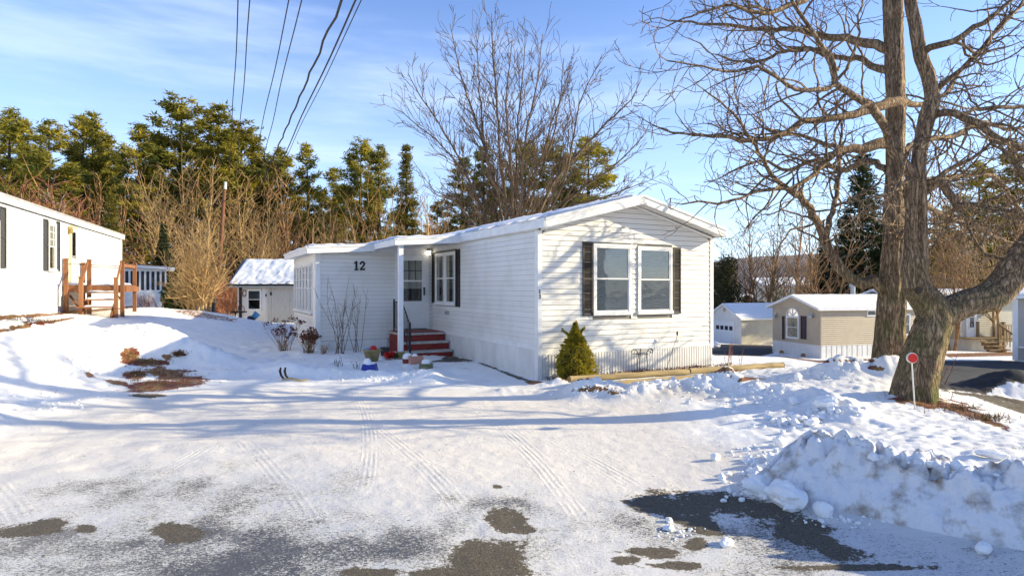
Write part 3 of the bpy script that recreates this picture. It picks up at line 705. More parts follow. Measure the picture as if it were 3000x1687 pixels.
# corner boards, front skirting ribs, lower trim
obox('corner_board', 'trim', H, -.02, .075, -.030, -.001, -.1, ZE-.05); obox('corner_board', 'trim', H, -.026, -.001, .0, .075, -.1, ZE-.05)
obox('corner_board', 'trim', H, Wd-.075, Wd+.02, -.030, -.001, .45, ZE-.05)
obox('trim_strip', 'trim', H, .076, Wd-.02, -.026, -.001, .500, .532)
ribbed(H, 0, 0, 1, 0, [(.09+i*.566, .09+(i+1)*.566) for i in range(8)], -.35, .50, .0708, depth=.022)
# side wall (in shade): boards, window pair, panels
SD = (0, Ln)
siding(H, 0, Ln, 0, -1, .70, ZE-.02, .1065, lambda z: (0.02, Ln-.076) , [(Ln-5.66, Ln-4.15, 1.36, 2.79), (0, Ln-5.96, 0, 9)], proud=.013, gap=.0045)
rim_window(H, 0, Ln, 0, -1, Ln-5.63, Ln-4.92, 1.39, 2.76, fw=.06, curtain=True); rim_window(H, 0, Ln, 0, -1, Ln-4.90, Ln-4.18, 1.39, 2.76, fw=.06, curtain=True)
shutter(H, -.012, Ln, 0, -1, Ln-4.15, Ln-3.90, 1.34, 2.80); shutter(H, -.012, Ln, 0, -1, Ln-5.90, Ln-5.66, 1.40, 2.80)
obox('trim_strip', 'trim', H, -.030, -.001, .076, 5.95, .60, .70)
ribbed(H, 0, Ln, 0, -1, [(Ln-.10-(i+1)*.53, Ln-.10-i*.53) for i in range(11)], -.35, .60, .0883, depth=.009)
ribbed(H, Wd, 0, 0, 1, [(0, Ln)], -2.0, .5, .2, depth=.01)
obox('utility_box', 'metalgrey', H, -.05, -.012, 4.66, 4.88, 1.12, 1.21)
# roof
MB().prism([(-.06, 0, ZE+.155), (Wd/2, 0, ZR-.01), (Wd+.06, 0, ZE+.155), (Wd+.06, 0, ZE+.13), (Wd/2, 0, ZR-.035), (-.06, 0, ZE+.13)], (0, -.35, 0), (0, Ln+.3, 0)).build('roof', M['roofing'], H)
for sgn in (0, 1):
    x0 = -.06 if not sgn else Wd+.06; xr = Wd/2
    zt, zb = ZE+.150, ZE-.035; rt, rb = ZR-.018, ZR-.205
    MB().prism([(x0, 0, zt), (xr, 0, rt), (xr, 0, rb), (x0, 0, zb)], (0, -.385, 0), (0, -.352, 0)).build('rake_board', M['trim'], H)
    MB().prism([(x0, 0, zt+.006), (xr, 0, rt+.006), (xr, 0, rt-.045), (x0, 0, zt-.045)], (0, -.405, 0), (0, -.386, 0)).build('drip_edge', M['trim'], H)
    nb = 16
    for i in range(nb):      # soffit strips under the gable overhang
        a = i/nb; b = (i+1)/nb-.006; xa = x0+(xr-x0)*a; xb = x0+(xr-x0)*b; za = zb+.03+(rb-zb)*a; zb2 = zb+.03+(rb-zb)*b
        MB().prism([(xa, 0, za), (xb, 0, zb2), (xb, 0, zb2+.012), (xa, 0, za+.012)], (0, -.350, 0), (0, -.02, 0)).build('soffit_strip', M['soffit'], H)
    MB().prism([(x0+(.10 if not sgn else -.10), 0, zb+.02), (xr, 0, rb+.02), (xr, 0, rb-.025), (x0+(.10 if not sgn else -.10), 0, zb-.03)], (0, -.055, 0), (0, -.027, 0)).build('frieze_board', M['trim'], H)
    xo = x0; sg = -1 if not sgn else 1
    MB().box(min(xo, xo+sg*.03), max(xo, xo+sg*.03), -.38, Ln+.3, ZE-.03, ZE+.150).build('fascia', M['trim'], H)
    MB().box(min(0 if not sgn else Wd, xo), max(0 if not sgn else Wd, xo), -.02, Ln, ZE-.045, ZE-.02).build('soffit_strip', M['soffit'], H)
snow_slab(H, 'roof_snow', [(-.07, -.36, ZE+.165), (-.07, Ln+.2, ZE+.165), (Wd/2-.10, Ln+.2, ZR-.02), (Wd/2-.16, -.36, ZR-.03)], .06, 220, 16, 3)
snow_slab(H, 'roof_snow', [(Wd/2+.5, 1.0, ZR-.15), (Wd/2+.5, Ln+.2, ZR-.15), (Wd-.3, Ln+.2, ZE+.25), (Wd-.3, 1.3, ZE+.25)], .05, 60, 12, 5)
c = MB().lathe([(.0, 0), (.10, 0), (.10, .26), (.13, .27), (.13, .30), (.0, .31)], (Wd/2+.3, 9.1, ZR-.12)).build('chimney_pipe', M['pole'], H, True)
MB().lathe([(.0, 0), (.15, .0), (.12, .07), (0, .09)], (Wd/2+.3, 9.1, ZR+.22)).build('cap', M['black'], c, True)

# addition (front wall y=5.96, x -3.16..0), its long window wall faces left
AY, AX, AD = 5.96, -3.16, 3.8
obox('wall', 'lapshade', H, AX, -.001, AY, AY+AD, .42, 2.84)
obox('foundation', 'skirt', H, AX+.02, -.03, AY+.02, AY+AD, -.5, .44)
tb = lambda px: -W12(px, front=True, plane=AY)[0]
siding(H, AX, AY, 1, 0, .45, 2.80, .107, lambda z: (.10, -AX-.005), [(-AX-1.03, -AX-.12, .6, 2.82)], proud=.013, gap=.0045)
obox('corner_board', 'trim', H, AX-.015, AX+.10, AY-.028, AY-.001, .2, 2.80)
ribbed(H, AX, AY, 1, 0, [(.02+i*.62, .02+(i+1)*.62) for i in range(3)], -.2, .44, .0775, depth=.012)
# its left wall: low siding, tall narrow windows
siding(H, AX, AY+AD, 0, -1, .45, 2.50, .107, lambda z: (0, AD-.40), [(0, AD-.42, 1.14, 2.52)])
obox('wall_panel', 'trim', H, AX-.012, AX-.001, AY+.40, AY+AD, 1.13, 2.50)
obox('corner_board', 'trim', H, AX-.026, AX-.001, AY, AY+.40, .2, 2.72)
obox('wall_panel', 'trim', H, AX-.02, AX-.001, AY+.40, AY+AD, 2.50, 2.72)
for i in range(6):
    y0 = AY+.50+i*.54
    rim_window(H, AX, AY+AD, 0, -1, AY+AD-y0-.44, AY+AD-y0, 1.15, 2.48, fw=.045, glass='glass', proud=.05, grid=(1, 3, 1.85, 2.44), back='dark')
# flat shed roof of the addition and porch
MB().prism([(AX-.25, 0, 2.86), (-.05, 0, 3.08), (-.05, 0, 3.04), (AX-.25, 0, 2.82)], (0, AY-.30, 0), (0, AY+AD+.2, 0)).build('roof', M['greyroof'], H)
MB().prism([(AX-.25, 0, 2.855), (-1.72, 0, 2.955), (-1.72, 0, 2.79), (AX-.25, 0, 2.69)], (0, AY-.34, 0), (0, AY-.305, 0)).build('fascia', M['trim'], H)
MB().prism([(AX-.25, 0, 2.87), (-1.72, 0, 2.97), (-1.72, 0, 2.93), (AX-.25, 0, 2.83)], (0, AY-.36, 0), (0, AY-.341, 0)).build('drip_edge', M['trim'], H)
MB().box(AX-.285, AX-.25, AY-.34, AY+AD+.2, 2.69, 2.855).build('fascia', M['trim'], H)
MB().box(AX-.305, AX-.286, AY-.36, AY+AD+.2, 2.82, 2.87).build('drip_edge', M['trim'], H)
MB().box(AX-.25, AX, AY-.30, AY+AD, 2.715, 2.735).build('soffit_strip', M['soffit'], H); MB().box(AX, -1.73, AY-.30, AY-.03, 2.745, 2.765).build('soffit_strip', M['soffit'], H)
PYF = 3.72
MB().prism([(-1.72, 0, 2.985), (-.06, 0, 3.10), (-.06, 0, 3.06), (-1.72, 0, 2.945)], (0, PYF, 0), (0, AY+.2, 0)).build('porch_roof', M['greyroof'], H)
MB().prism([(-1.755, 0, 2.98), (-.092, 0, 3.095), (-.092, 0, 2.94), (-1.755, 0, 2.83)], (0, PYF-.035, 0), (0, PYF, 0)).build('fascia', M['trim'], H)
MB().prism([(-1.775, 0, 2.995), (-.092, 0, 3.11), (-.092, 0, 3.07), (-1.775, 0, 2.955)], (0, PYF-.052, 0), (0, PYF-.036, 0)).build('drip_edge', M['trim'], H)
MB().box(-1.755, -1.72, PYF, AY-.36, 2.83, 2.98).build('fascia', M['trim'], H)
MB().prism([(-1.72, 0, 2.86), (-.03, 0, 2.955), (-.03, 0, 2.965), (-1.72, 0, 2.87)], (0, PYF+.002, 0), (0, AY, 0)).build('porch_ceiling', M['soffit'], H)
snow_slab(H, 'roof_snow', [(AX-.27, AY-.33, 2.862), (-1.74, AY-.33, 2.965), (-1.74, AY+AD, 2.965), (AX-.27, AY+AD, 2.862)], .07, 60, 30, 8, jag=.03)
snow_slab(H, 'roof_snow', [(-1.75, PYF-.03, 2.985), (-.05, PYF-.03, 3.10), (-.05, AY+AD, 3.10), (-1.75, AY+AD, 2.985)], .09, 50, 50, 9, jag=.03)
obox('frieze_board', 'trim', H, -1.70, -.03, AY-.03, AY-.001, 2.79, 2.955)
# porch post
po = obox('porch_post', 'trim', H, -1.63, -1.52, 3.80, 3.91, .10, 2.85)
MB().box(-1.66, -1.49, 3.77, 3.94, -.05, .30).build('base', M['pot'], po)
# storm door
d0, d1, dz0, dz1 = -1.0, -.19, .70, 2.74
f = MB(); f.box(d0-.07, d0, AY-.05, AY-.001, dz0-.02, dz1+.07); f.box(d1, d1+.07, AY-.05, AY-.001, dz0-.02, dz1+.07); f.box(d0, d1, AY-.05, AY-.001, dz1, dz1+.07); f.build('door_frame', M['trim'], H)
dr = MB(); gx0, gx1, gz0, gz1 = d0+.12, d1-.13, dz0+.75, dz1-.16
dr.box(d0+.004, gx0, AY-.045, AY-.012, dz0, dz1-.004); dr.box(gx1, d1-.004, AY-.045, AY-.012, dz0, dz1-.004); dr.box(gx0, gx1, AY-.045, AY-.012, dz0, gz0); dr.box(gx0, gx1, AY-.045, AY-.012, gz1, dz1-.004)
dr = dr.build('door', M['door'], H)
MB().box(gx0, gx1, AY-.014, AY-.010, gz0, gz1).build('backing', M['dark'], dr)
q = MB(); q.box(gx0, gx1, AY-.052, AY-.030, (gz0+gz1)/2-.02, (gz0+gz1)/2+.02); q.box(gx0-.02, gx0+.006, AY-.052, AY-.046, gz0, gz1); q.box(gx1-.006, gx1+.02, AY-.052, AY-.046, gz0, gz1); q.box(gx0, gx1, AY-.052, AY-.046, gz0-.02, gz0+.006); q.build('sash', M['trim'], dr)
MB().poly([(gx0, AY-.036, gz0), (gx1, AY-.036, gz0), (gx1, AY-.036, gz1), (gx0, AY-.036, gz1)]).build('pane', M['glass'], dr)
q = MB()
for i in (1, 2): x = gx0+(gx1-gx0)*i/3; q.box(x-.010, x+.010, AY-.028, AY-.020, (gz0+gz1)/2, gz1)
q.box(gx0, gx1, AY-.027, AY-.019, (gz0+gz1*3)/4-.012, (gz0+gz1*3)/4+.012); q.build('muntin', M['black'], dr)
MB().poly([(gx0, AY-.016, gz0+.35), (gx1, AY-.016, gz0+.35), (gx1, AY-.016, gz1), (gx0, AY-.016, gz1)]).build('curtain', M['curtain'], dr)
MB().box(d1-.09, d1-.055, AY-.075, AY-.045, 1.62, 1.84).build('handle', M['black'], dr)
# lantern (lit) on its bracket beside the door
la = MB().tube([(-.02, 5.86, 2.86), (-.10, 5.84, 2.93), (-.17, 5.80, 2.90)], .012, 6).build('lantern', M['black'], H)
MB().lathe([(.0, 0), (.045, .0), (.055, .10), (.0, .12)], (-.17, 5.80, 2.74)).build('glass_body', M['lamp'], la, True)
MB().lathe([(.07, 0), (.03, .05), (0, .06)], (-.17, 5.80, 2.86)).build('lantern_cap', M['black'], la, True)
# house numbers
def stroke(mb, pts, w_, P, d0=.0, d1=.012):
    for (a, b) in zip(pts[:-1], pts[1:]):
        a, b = Vector(a), Vector(b); t = (b-a).normalized()*w_*.35; n = Vector((-(b-a).y, (b-a).x)).normalized()*w_/2
        c_ = [a-t-n, b+t-n, b+t+n, a-t+n]
        mb.hexa([P(q.x, d0, q.y) for q in c_] + [P(q.x, d1, q.y) for q in c_])
def digit(mb, ch, u, z, h, P, w_=None):
    w_ = w_ or h*.20
    if ch == '1':
        stroke(mb, [(u+.30*h, z+.05*h), (u+.30*h, z+.95*h)], w_*1.15, P); stroke(mb, [(u+.08*h, z+.76*h), (u+.28*h, z+.93*h)], w_*.7, P, .0, .011); stroke(mb, [(u+.10*h, z+.06*h), (u+.50*h, z+.06*h)], w_*.65, P, 0, .010)
    else:
        arc = [(u+.10*h, z+.70*h)] + [(u+.33*h+.21*h*math.cos(R(a_)), z+.72*h+.20*h*math.sin(R(a_))) for a_ in range(160, -41, -25)] + [(u+.14*h, z+.12*h)]
        stroke(mb, arc, w_*.9, P); stroke(mb, [(u+.10*h, z+.08*h), (u+.55*h, z+.08*h)], w_*.9, P, 0, .011); stroke(mb, [(u+.57*h, z+.06*h), (u+.57*h, z+.22*h)], w_*.5, P, 0, .010)
u12, z12 = W12(1036, 791, True, AY-.01); u13, z13 = W12(1066, 767, True, AY-.01)
hN = .235; PN = lambda u, d, z: (u, AY-.015-d, z)
n1 = MB(); digit(n1, '1', u12, z12, hN, PN); n1.build('house_number', M['number'], H)
n2 = MB(); digit(n2, '2', u12+.155, z12, hN, PN); n2.build('house_number', M['number'], H)
PN = lambda u, d, z: (u, -.030-d*.5, z)
n1 = MB(); digit(n1, '1', .0, 1.71, .078, PN, .016); n1.build('house_number', M['number'], H)
n2 = MB(); digit(n2, '2', .0, 1.61, .078, PN, .016); n2.build('house_number', M['number'], H)

# brick porch steps
SX0, SX1 = -1.25, -.035
ST = thing('porch_steps', H.matrix_basis @ Vector((0, 0, 0)) if False else P0, A12, 'red brick porch steps with worn concrete treads at the front door', 'steps')
hs_ = [(4.90, AY-.06, .65), (4.62, 4.90, .44), (4.34, 4.62, .235)]
bd = bpy.data.meshes.new('brick')
for (ya, yb, zt) in hs_:
    MB().box(SX0+.012, SX1, ya+.014, yb, -.15, zt-.055).build('core', M['mortar'], ST)
    MB().box(SX0-.02, SX1, ya-.03, yb-.031 if zt < .6 else yb, zt-.05, zt).build('tread', M['tread'], ST)
    MB().box(SX0+.05, SX1-.005, ya-.001, ya+.013, zt-.255 if zt > .3 else -.1, zt-.052).build('riser', M['riser'], ST)
bm0 = MB().box(-.098, .098, -.006, .006, -.029, .029)
bme = bpy.data.meshes.new('brick'); bme.from_pydata(bm0.v, [], bm0.f); bme.materials.append(M['brick'])
rb = random.Random(5)
for (ya, yb, zt) in hs_:     # bricks of the left flank
    row = 0; z = zt-.055-.034
    while z > -.1:
        y = ya+.03 + (row % 2)*.105
        while y < yb:
            b0, b1 = max(y-.098, ya), min(y+.098, yb-.004)
            if b1-b0 > .05:
                o = link('brick', bme, None, ST); o.rotation_euler = (0, 0, R(90)); o.location = (SX0+rb.uniform(-.002, .002), (b0+b1)/2, z); o.scale = ((b1-b0)/.196, 1, 1)
            y += .208
        z -= .068; row += 1
MB().box(SX0-.0, SX1+0, 4.95, 5.9, .651, .662).build('mat', M['riser'], ST)
RL = thing('handrail', P0, A12, 'black metal handrail with balusters along the left side of the porch steps', 'handrail')
def rail(pts, name='rail', r=.014, m='black', par=RL, sides=6): return MB().tube(pts, r, sides).build(name, M[m], par)
rx = SX0+.06
obox('post', 'black', RL, rx-.020, rx+.020, AY-.30, AY-.26, .65, 1.52); obox('post', 'black', RL, rx-.022, rx+.022, 4.30, 4.344, -.02, .96)
rail([(rx, AY-.28, 1.46), (rx, 4.92, 1.42)], r=.018); rail([(rx, 4.92, 1.42), (rx, 4.32, .90)], r=.018); rail([(rx, AY-.28, .76), (rx, 4.92, .74)]); rail([(rx, 4.92, .74), (rx, 4.32, .20)])
for i in range(7): y = AY-.40-i*.105; rail([(rx, y, .76), (rx, y, 1.45)], 'baluster', .008)
for i in range(5):
    y = 4.84-i*.105; k = (4.92-y)/.6; rail([(rx, y, .74-k*.54), (rx, y, 1.42-k*.52)], 'baluster', .008)

# ------------------------------------------------------------------ left neighbour home
AL = math.atan2(.935, -.354) + PI      # local x runs toward the camera along its long wall
LO = Vector((-15.8, 24.8, 0)); ld = Vector((.354, -.935, 0)); AL = math.atan2(ld.y, ld.x)
LH = thing('neighbor_home', LO, AL, 'long white mobile home at the left edge with charcoal shutters and sunlit wall', 'mobile home')
# local: x along wall toward camera, outward normal of the visible wall = rotate: local +y -> (.935,.354)
def WL(px, py=None):
    r = (px-CX)/F; t_ = (LO.x - r*LO.y)/(r*ld.y - ld.x); dep = LO.y + ld.y*t_
    return t_, (CZ + (CY-py)/F*dep if py is not None else None)
LL = 18.0
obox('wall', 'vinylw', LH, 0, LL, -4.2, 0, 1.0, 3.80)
obox('foundation', 'skirt', LH, .02, LL-.02, -4.18, -.02, .0, 1.02)
hol = []
def hl(pa, pb, ya, yb):
    a, z1_ = WL(pa, ya); b, z0_ = WL(pb, yb); return (min(a, b), max(a, b), z0_, WL(pb, ya)[1])
LW = hl(160.5, 137.3, 650, 792); s1 = hl(137.3, 125, 640, 793); s2 = hl(171.5, 163, 648, 795); s3 = hl(13, -6, 603, 785); dd_ = hl(222.6, 203.6, 666, 800)
# the wall's outward normal in local space is +y, i.e. direction u must be (-1,0): n=(uy,-ux)=(0,1)
U = lambda t_: LL - t_
def flip(q): return (U(q[1]), U(q[0]), q[2], q[3])
LWf, s1f, s2f, s3f, ddf = [flip(q) for q in (LW, s1, s2, s3, dd_)]
win2 = (s3f[1]-1.35, s3f[0]-.03, 1.95, 3.30) if False else None
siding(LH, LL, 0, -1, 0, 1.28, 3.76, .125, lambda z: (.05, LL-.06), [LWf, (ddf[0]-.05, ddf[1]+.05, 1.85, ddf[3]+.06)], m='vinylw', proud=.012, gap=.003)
rim_window(LH, LL, 0, -1, 0, LWf[0], LWf[1], LWf[2], LWf[3], blind=False, curtain=True, grid=(3, 3, (LWf[2]+LWf[3])/2, LWf[3]-.05))
for q in (s1f, s2f, s3f): shutter(LH, LL, .012, -1, 0, *q, m='shuttergrey', louvre=False)
rim_window(LH, LL, 0, -1, 0, s3f[0]-1.0, s3f[0]-.02, 1.95, 3.35, curtain=True)
dzb = 2.0
f = MB(); a, b, c_, e_ = ddf[0], ddf[1], dzb, ddf[3]
def LP(u, d, z): return (LL-u, d, z)
for (u0, u1, z0, z1, p0, p1) in ((a-.03, a, c_, e_+.04, 0, .04), (b, b+.03, c_, e_+.04, 0, .04), (a, b, e_, e_+.06, 0, .05)):
    f.box(LL-u1, LL-u0, p0, p1, z0, z1)
f.build('door_frame', M['yellowdoor'], LH)
dr = MB().box(LL-b, LL-a, 0, .03, c_, e_).build('door', M['door'], LH)
MB().box(LL-b+.14, LL-a-.14, .031, .036, (c_+e_)/2-.02, e_-.12).build('pane', M['glassdark'], dr)
MB().box(LL-b+.10, LL-a-.10, .031, .045, (c_+e_)/2-.09, (c_+e_)/2-.03).build('push_bar', M['metalgrey'], dr)
lx, lz = WL(198, 675)
la = MB().box(lx-.06, lx+.06, 0, .03, lz-.12, lz+.12).build('wall_lamp', M['brass'], LH)
MB().lathe([(.0, 0), (.04, .02), (.05, .12), (.03, .17), (0, .19)], (lx, .10, lz-.10), 8).build('lamp_glass', M['brass'], la)
obox('corner_board', 'trim', LH, -.03, .06, .001, .028, 1.0, 3.78); obox('corner_board', 'trim', LH, -.03, -.001, -.06, 0, 1.0, 3.78)
MB().box(.0, LL, .001, .012, .3, 1.27).build('skirting', M['skirt'], LH)
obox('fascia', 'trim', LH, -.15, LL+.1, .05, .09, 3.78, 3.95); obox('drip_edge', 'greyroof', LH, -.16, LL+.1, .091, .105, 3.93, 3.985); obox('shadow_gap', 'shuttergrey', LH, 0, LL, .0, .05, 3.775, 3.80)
MB().prism([(0, .09, 3.955), (0, -2.1, 4.30), (0, -4.3, 3.955), (0, -4.3, 3.80), (0, .05, 3.80)], (-.15, 0, 0), (LL+.1, 0, 0)).build('roof', M['greyroof'], LH)
snow_slab(LH, 'roof_snow', [(-.14, .10, 3.96), (LL, .10, 3.96), (LL, -2.1, 4.31), (-.14, -2.1, 4.31)], .05, 90, 10, 15, jag=.02)
p_ = WL(118, 515)
MB().lathe([(0, 0), (.16, 0), (.16, .25), (0, .3)], (WL(85, 515)[0], -2.4, 4.25), 8).build('roof_vent', M['red'], LH)

# ---- wooden deck with open steps, at the neighbour's door
pt, _ = WL(183); DK = thing('entry_deck', LO + ld*pt, AL, 'reddish brown wooden deck with tall posts and snowy open steps at the neighbor door', 'deck')
# local x toward camera, local y outward from the wall; near edge x=0
zf = 1.90; DW = 1.57; DL = 1.7
for i in range(12):
    x = -DL + i*.141; obox('deck_board', 'cedar', DK, x, x+.138, .02, DW, zf-.03, zf)
obox('rim_board', 'cedar', DK, -.04, 0, .0, DW+.06, zf-.20, zf-.031); obox('rim_board', 'cedar', DK, -DL, -.041, DW+.02, DW+.06, zf-.20, zf-.031); obox('rim_board', 'cedar', DK, -DL-.04, -DL, 0, DW+.06, zf-.20, zf-.031)
gz0_ = 1.0
posts = [(.04, .10, 0, 2.66), (.04, .68, 0, 2.64), (.04, 1.53, 0, 2.60), (-DL+.05, 1.53, 0, 2.58), (-DL+.05, .10, 0, 2.60), (.62, .62, 0, 2.12), (.62, 1.49, 0, 2.10)]
for (x, y, _, zt) in posts:
    wp = DK.matrix_basis @ Vector((x, y, 0)) if False else (LO + ld*(pt+x) + Vector((.935, .354, 0))*y)
    g_ = gz(wp.x, wp.y) - .05
    p = MB().box(x-.05, x+.05, y-.05, y+.05, g_, zt).build('post', M['cedar'], DK)
    MB().prism([(x-.06, y-.06, zt), (x+.06, y-.06, zt), (x+.06, y+.06, zt), (x-.06, y+.06, zt)], (0, 0, 0), (0, 0, .03)).build('post_cap', M['cedar'], p)
for (a, b) in (((.04, .15, 2.52), (.04, .63, 2.52)), ((.04, .73, 2.50), (.04, 1.48, 2.49)), ((-DL+.05, .15, 2.5), (-DL+.05, 1.48, 2.46))): MB().tube([a, b], .012, 6).build('rail', M['iron'], DK)
obox('rail', 'cedar', DK, -DL+.1, -.01, 1.50, 1.56, 2.46, 2.56)
for y in (.65, 1.51): MB().prism([(.07, y-.02, 2.66), (.60, y-.02, 2.12), (.60, y-.02, 2.00), (.07, y-.02, 2.54)], (0, 0, 0), (0, .04, 0)).build('stair_rail', M['cedar'], DK)
for (i, x, z) in ((0, .14, 1.70), (1, .36, 1.49), (2, .56, 1.28)):
    t_ = MB().box(x, x+.25, .52, 1.52, z-.035, z).build('stair_tread', M['cedar'], DK)
    snow_slab(t_, 'tread_snow', [(x+.01, .72, z+.001), (x+.24, .72, z+.001), (x+.24, 1.42, z+.001), (x+.01, 1.42, z+.001)], .05, 8, 24, 20+i, jag=.0)
for y in (.66, 1.38): MB().prism([(.0, y, 1.72), (.80, y, 1.05), (.80, y, .95), (.62, y, .95), (.0, y, 1.50)], (0, 0, 0), (0, .04, 0)).build('stringer', M['cedar'], DK)
for (y0, y1) in ((1.53, 1.35),): MB().tube([(.04, y0, 1.40), (.04, y1, 1.70)], .03, 4).build('brace', M['cedar'], DK)
MB().tube([(-.3, .1, 1.6), (-.1, .5, 1.05)], .04, 4).build('brace', M['cedar'], DK)
snow_slab(DK, 'deck_snow', [(-DL+.05, .08, zf+.002), (-.1, .08, zf+.002), (-.1, 1.48, zf+.002), (-DL+.05, 1.48, zf+.002)], .07, 24, 24, 31, jag=0)

# ---- small white sunroom beyond the deck
SR = thing('sunroom', (-16.9, 30, 0), R(30), 'small white outbuilding with narrow screened windows behind the wooden deck', 'outbuilding')
# local x from its right corner to the left (negative)
obox('wall', 'vinylw', SR, -4.6, 0, 0, 3, .3, 2.9)
MB().prism([(-4.8, 0, 3.12), (.35, 0, 2.82), (.35, 0, 2.70), (-4.8, 0, 3.0)], (0, -.3, 0), (0, 3.3, 0)).build('roof', M['vinylw'], SR)
MB().prism([(-4.8, 0, 3.18), (.2, 0, 2.86), (.2, 0, 2.825), (-4.8, 0, 3.122)], (0, -.3, 0), (0, 3.3, 0)).build('roof_edge', M['cedar'], SR)
for i in range(11):
    x = -2.35 + i*.215; obox('window', 'dark', SR, x, x+.125, -.012, -.001, 1.72, 2.62)
obox('door', 'pole', SR, -3.2, -2.75, -.015, -.001, 1.5, 2.6); obox('window', 'dark', SR, -4.2, -3.5, -.013, -.001, 1.7, 2.5)
siding(SR, -4.6, 0, 1, 0, .6, 1.68, .12, lambda z: (0, 4.6), m='vinylw', joined=True)

# ---- shed with snowy roof
SHX, SHY = -14.55, 33.0
SH = thing('shed', (SHX, SHY, 0), R(-1), 'white shed with snow covered roof and weathered plywood doors behind the home', 'shed')
def SHp(px, py): return ((px-CX)/F*33.0 - SHX, CZ + (CY-py)/F*33.0)
obox('wall', 'vinyl', SH, 0, 5.2, 0, 3.0, -.2, 2.02)
MB().prism([(0, 0, 2.0), (0, 3.0, 2.0), (0, 1.5, 3.38)], (.0, 0, 0), (5.2, 0, 0)).build('gable', M['vinyl'], SH)
xa, za = SHp(727, 905); xb, zb_ = SHp(764, 850)
siding(SH, 0, 0, 1, 0, -.05, 2.0, .14, lambda z: (0, 1.33), [(xa-.08, xb+.08, za-.08, zb_+.08)], joined=True)
rim_window(SH, 0, 0, 1, 0, xa-.06, xb+.06, za-.06, zb_+.06, fw=.07, glass='glassdark', curtain=False, blind=True, blind_lo=za+.55)
for (u0, u1) in ((1.40, 1.62), (1.63, 2.60), (2.61, 3.60)): dq = obox('shed_door', 'ply', SH, u0, u1, -.04, -.001, .0, 1.92)
obox('hinge', 'black', SH, 1.56, 1.66, -.055, -.041, 1.42, 1.60); obox('latch', 'black', SH, 1.30, 1.36, -.03, -.001, 1.35, 1.50)
obox('corner_post', 'black', SH, -.12, .03, -.06, .0, -.2, 2.0); obox('corner_post', 'trim', SH, -.20, -.121, -.05, .0, -.2, 2.0)
MB().prism([(0, -.28, 2.0), (0, 1.5, 3.42), (0, 3.28, 2.0), (0, 3.28, 1.93), (0, 1.5, 3.35), (0, -.28, 1.93)], (-.6, 0, 0), (5.5, 0, 0)).build('roof', M['roofing'], SH)
obox('fascia', 'black', SH, -.6, 5.5, -.32, -.281, 1.93, 2.03); obox('fascia', 'metalgrey', SH, -.6, 5.5, -.31, -.282, 1.86, 1.929)
snow_slab(SH, 'roof_snow', [(-.58, -.27, 2.03), (5.5, -.27, 2.03), (5.5, 1.5, 3.44), (-.40, 1.5, 3.44)], .10, 70, 24, 41, jag=.03)
xw, zw = SHp(717, 859)
MB().tube([(xw+.10*math.cos(a_), -.03, zw+.17*math.sin(a_)) for a_ in [2*PI*i/14 for i in range(15)]], .025, 6).build('wreath', M['hay'], SH, True)

# ---- tan home on the right, lower down the slope
TD = Vector((.970, .243, 0)); TO = Vector((.503*35.4, 35.4, 0)); TA = math.atan2(.243, .970)
TH = thing('tan_home', TO, TA, 'tan mobile home with an arched front window and plum shutters down the slope', 'mobile home')
zb0, zs, ze, zr = -2.5, -1.51, .62, 1.36; TW = 4.2; TL = 8.6
obox('wall', 'tan', TH, 0, TL, 0, TW, zs, ze); obox('foundation', 'skirt', TH, .02, TL, .02, TW-.02, zb0-.5, zs)
MB().prism([(0, 0, ze), (0, TW, ze), (0, TW/2, zr-.05)], (0, 0, 0), (.1, 0, 0)).build('gable', M['tan'], TH)
siding(TH, 0, 0, 1, 0, zs, ze, .115, lambda z: (.03, TL), [(3.15, 3.9, .15, .55), (5.55, 6.4, -1.05, .30)], m='tan', joined=True, proud=.045, gap=.03)
siding(TH, 0, TW, 0, -1, zs, ze, .115, lambda z: (0, TW-.05), [(1.55, 2.5, -1.0, .9)], m='tan', joined=True, proud=.02, gap=.015)
ribbed(TH, 0, 0, 1, 0, [(0, 4.3), (4.3, TL)], zb0-.5, zs-.0, .36, depth=.03); ribbed(TH, 0, TW, 0, -1, [(0, TW)], zb0-.5, zs, 1.4, depth=.01)
MB().prism([(0, -.25, ze+.03), (0, TW/2, zr+.06), (0, TW+.25, ze+.03), (0, TW+.25, ze-.10), (0, TW/2, zr-.08), (0, -.25, ze-.10)], (-.35, 0, 0), (TL+.1, 0, 0)).build('roof', M['trim'], TH)
snow_slab(TH, 'roof_snow', [(-.25, -.2, ze+.045), (TL, -.2, ze+.045), (TL, TW/2, zr+.07), (-.25, TW/2, zr+.07)], .05, 60, 20, 51, jag=.02)
rim_window(TH, 0, 0, 1, 0, 3.2, 3.85, .18, .52, sash=False, fw=.06, glass='glassdark'); rim_window(TH, 0, 0, 1, 0, 5.6, 6.35, -1.0, .28, fw=.07, curtain=True)
def TG(px, py):     # on gable face (local x=0), u along local y
    r = (px-CX)/F; e = Vector((-.243, .970, 0)); u = (TO.x - r*TO.y)/(r*e.y - e.x); return u, CZ + (CY-py)/F*(TO.y+e.y*u)
ua, z_a = TG(2341, 992); ub, z_b = TG(2305, 925); zt = TG(2323, 903)[1]
rim_window(TH, 0, TW, 0, -1, TW-ub, TW-ua, z_a, z_b, fw=.07, curtain=True, glass='glassdark')
f = MB(); um = (ua+ub)/2; rr_ = (ub-ua)/2
arc = [(um+rr_*math.cos(a_), z_b+(zt-z_b)*math.sin(a_)) for a_ in [PI*i/12 for i in range(13)]]
MB().prism([(-.012, q[0], q[1]) for q in arc], (0, 0, 0), (.01, 0, 0)).build('arched_pane', M['glassdark'], TH)
f.tube([(-.03, q[0], q[1]) for q in arc], .035, 4)
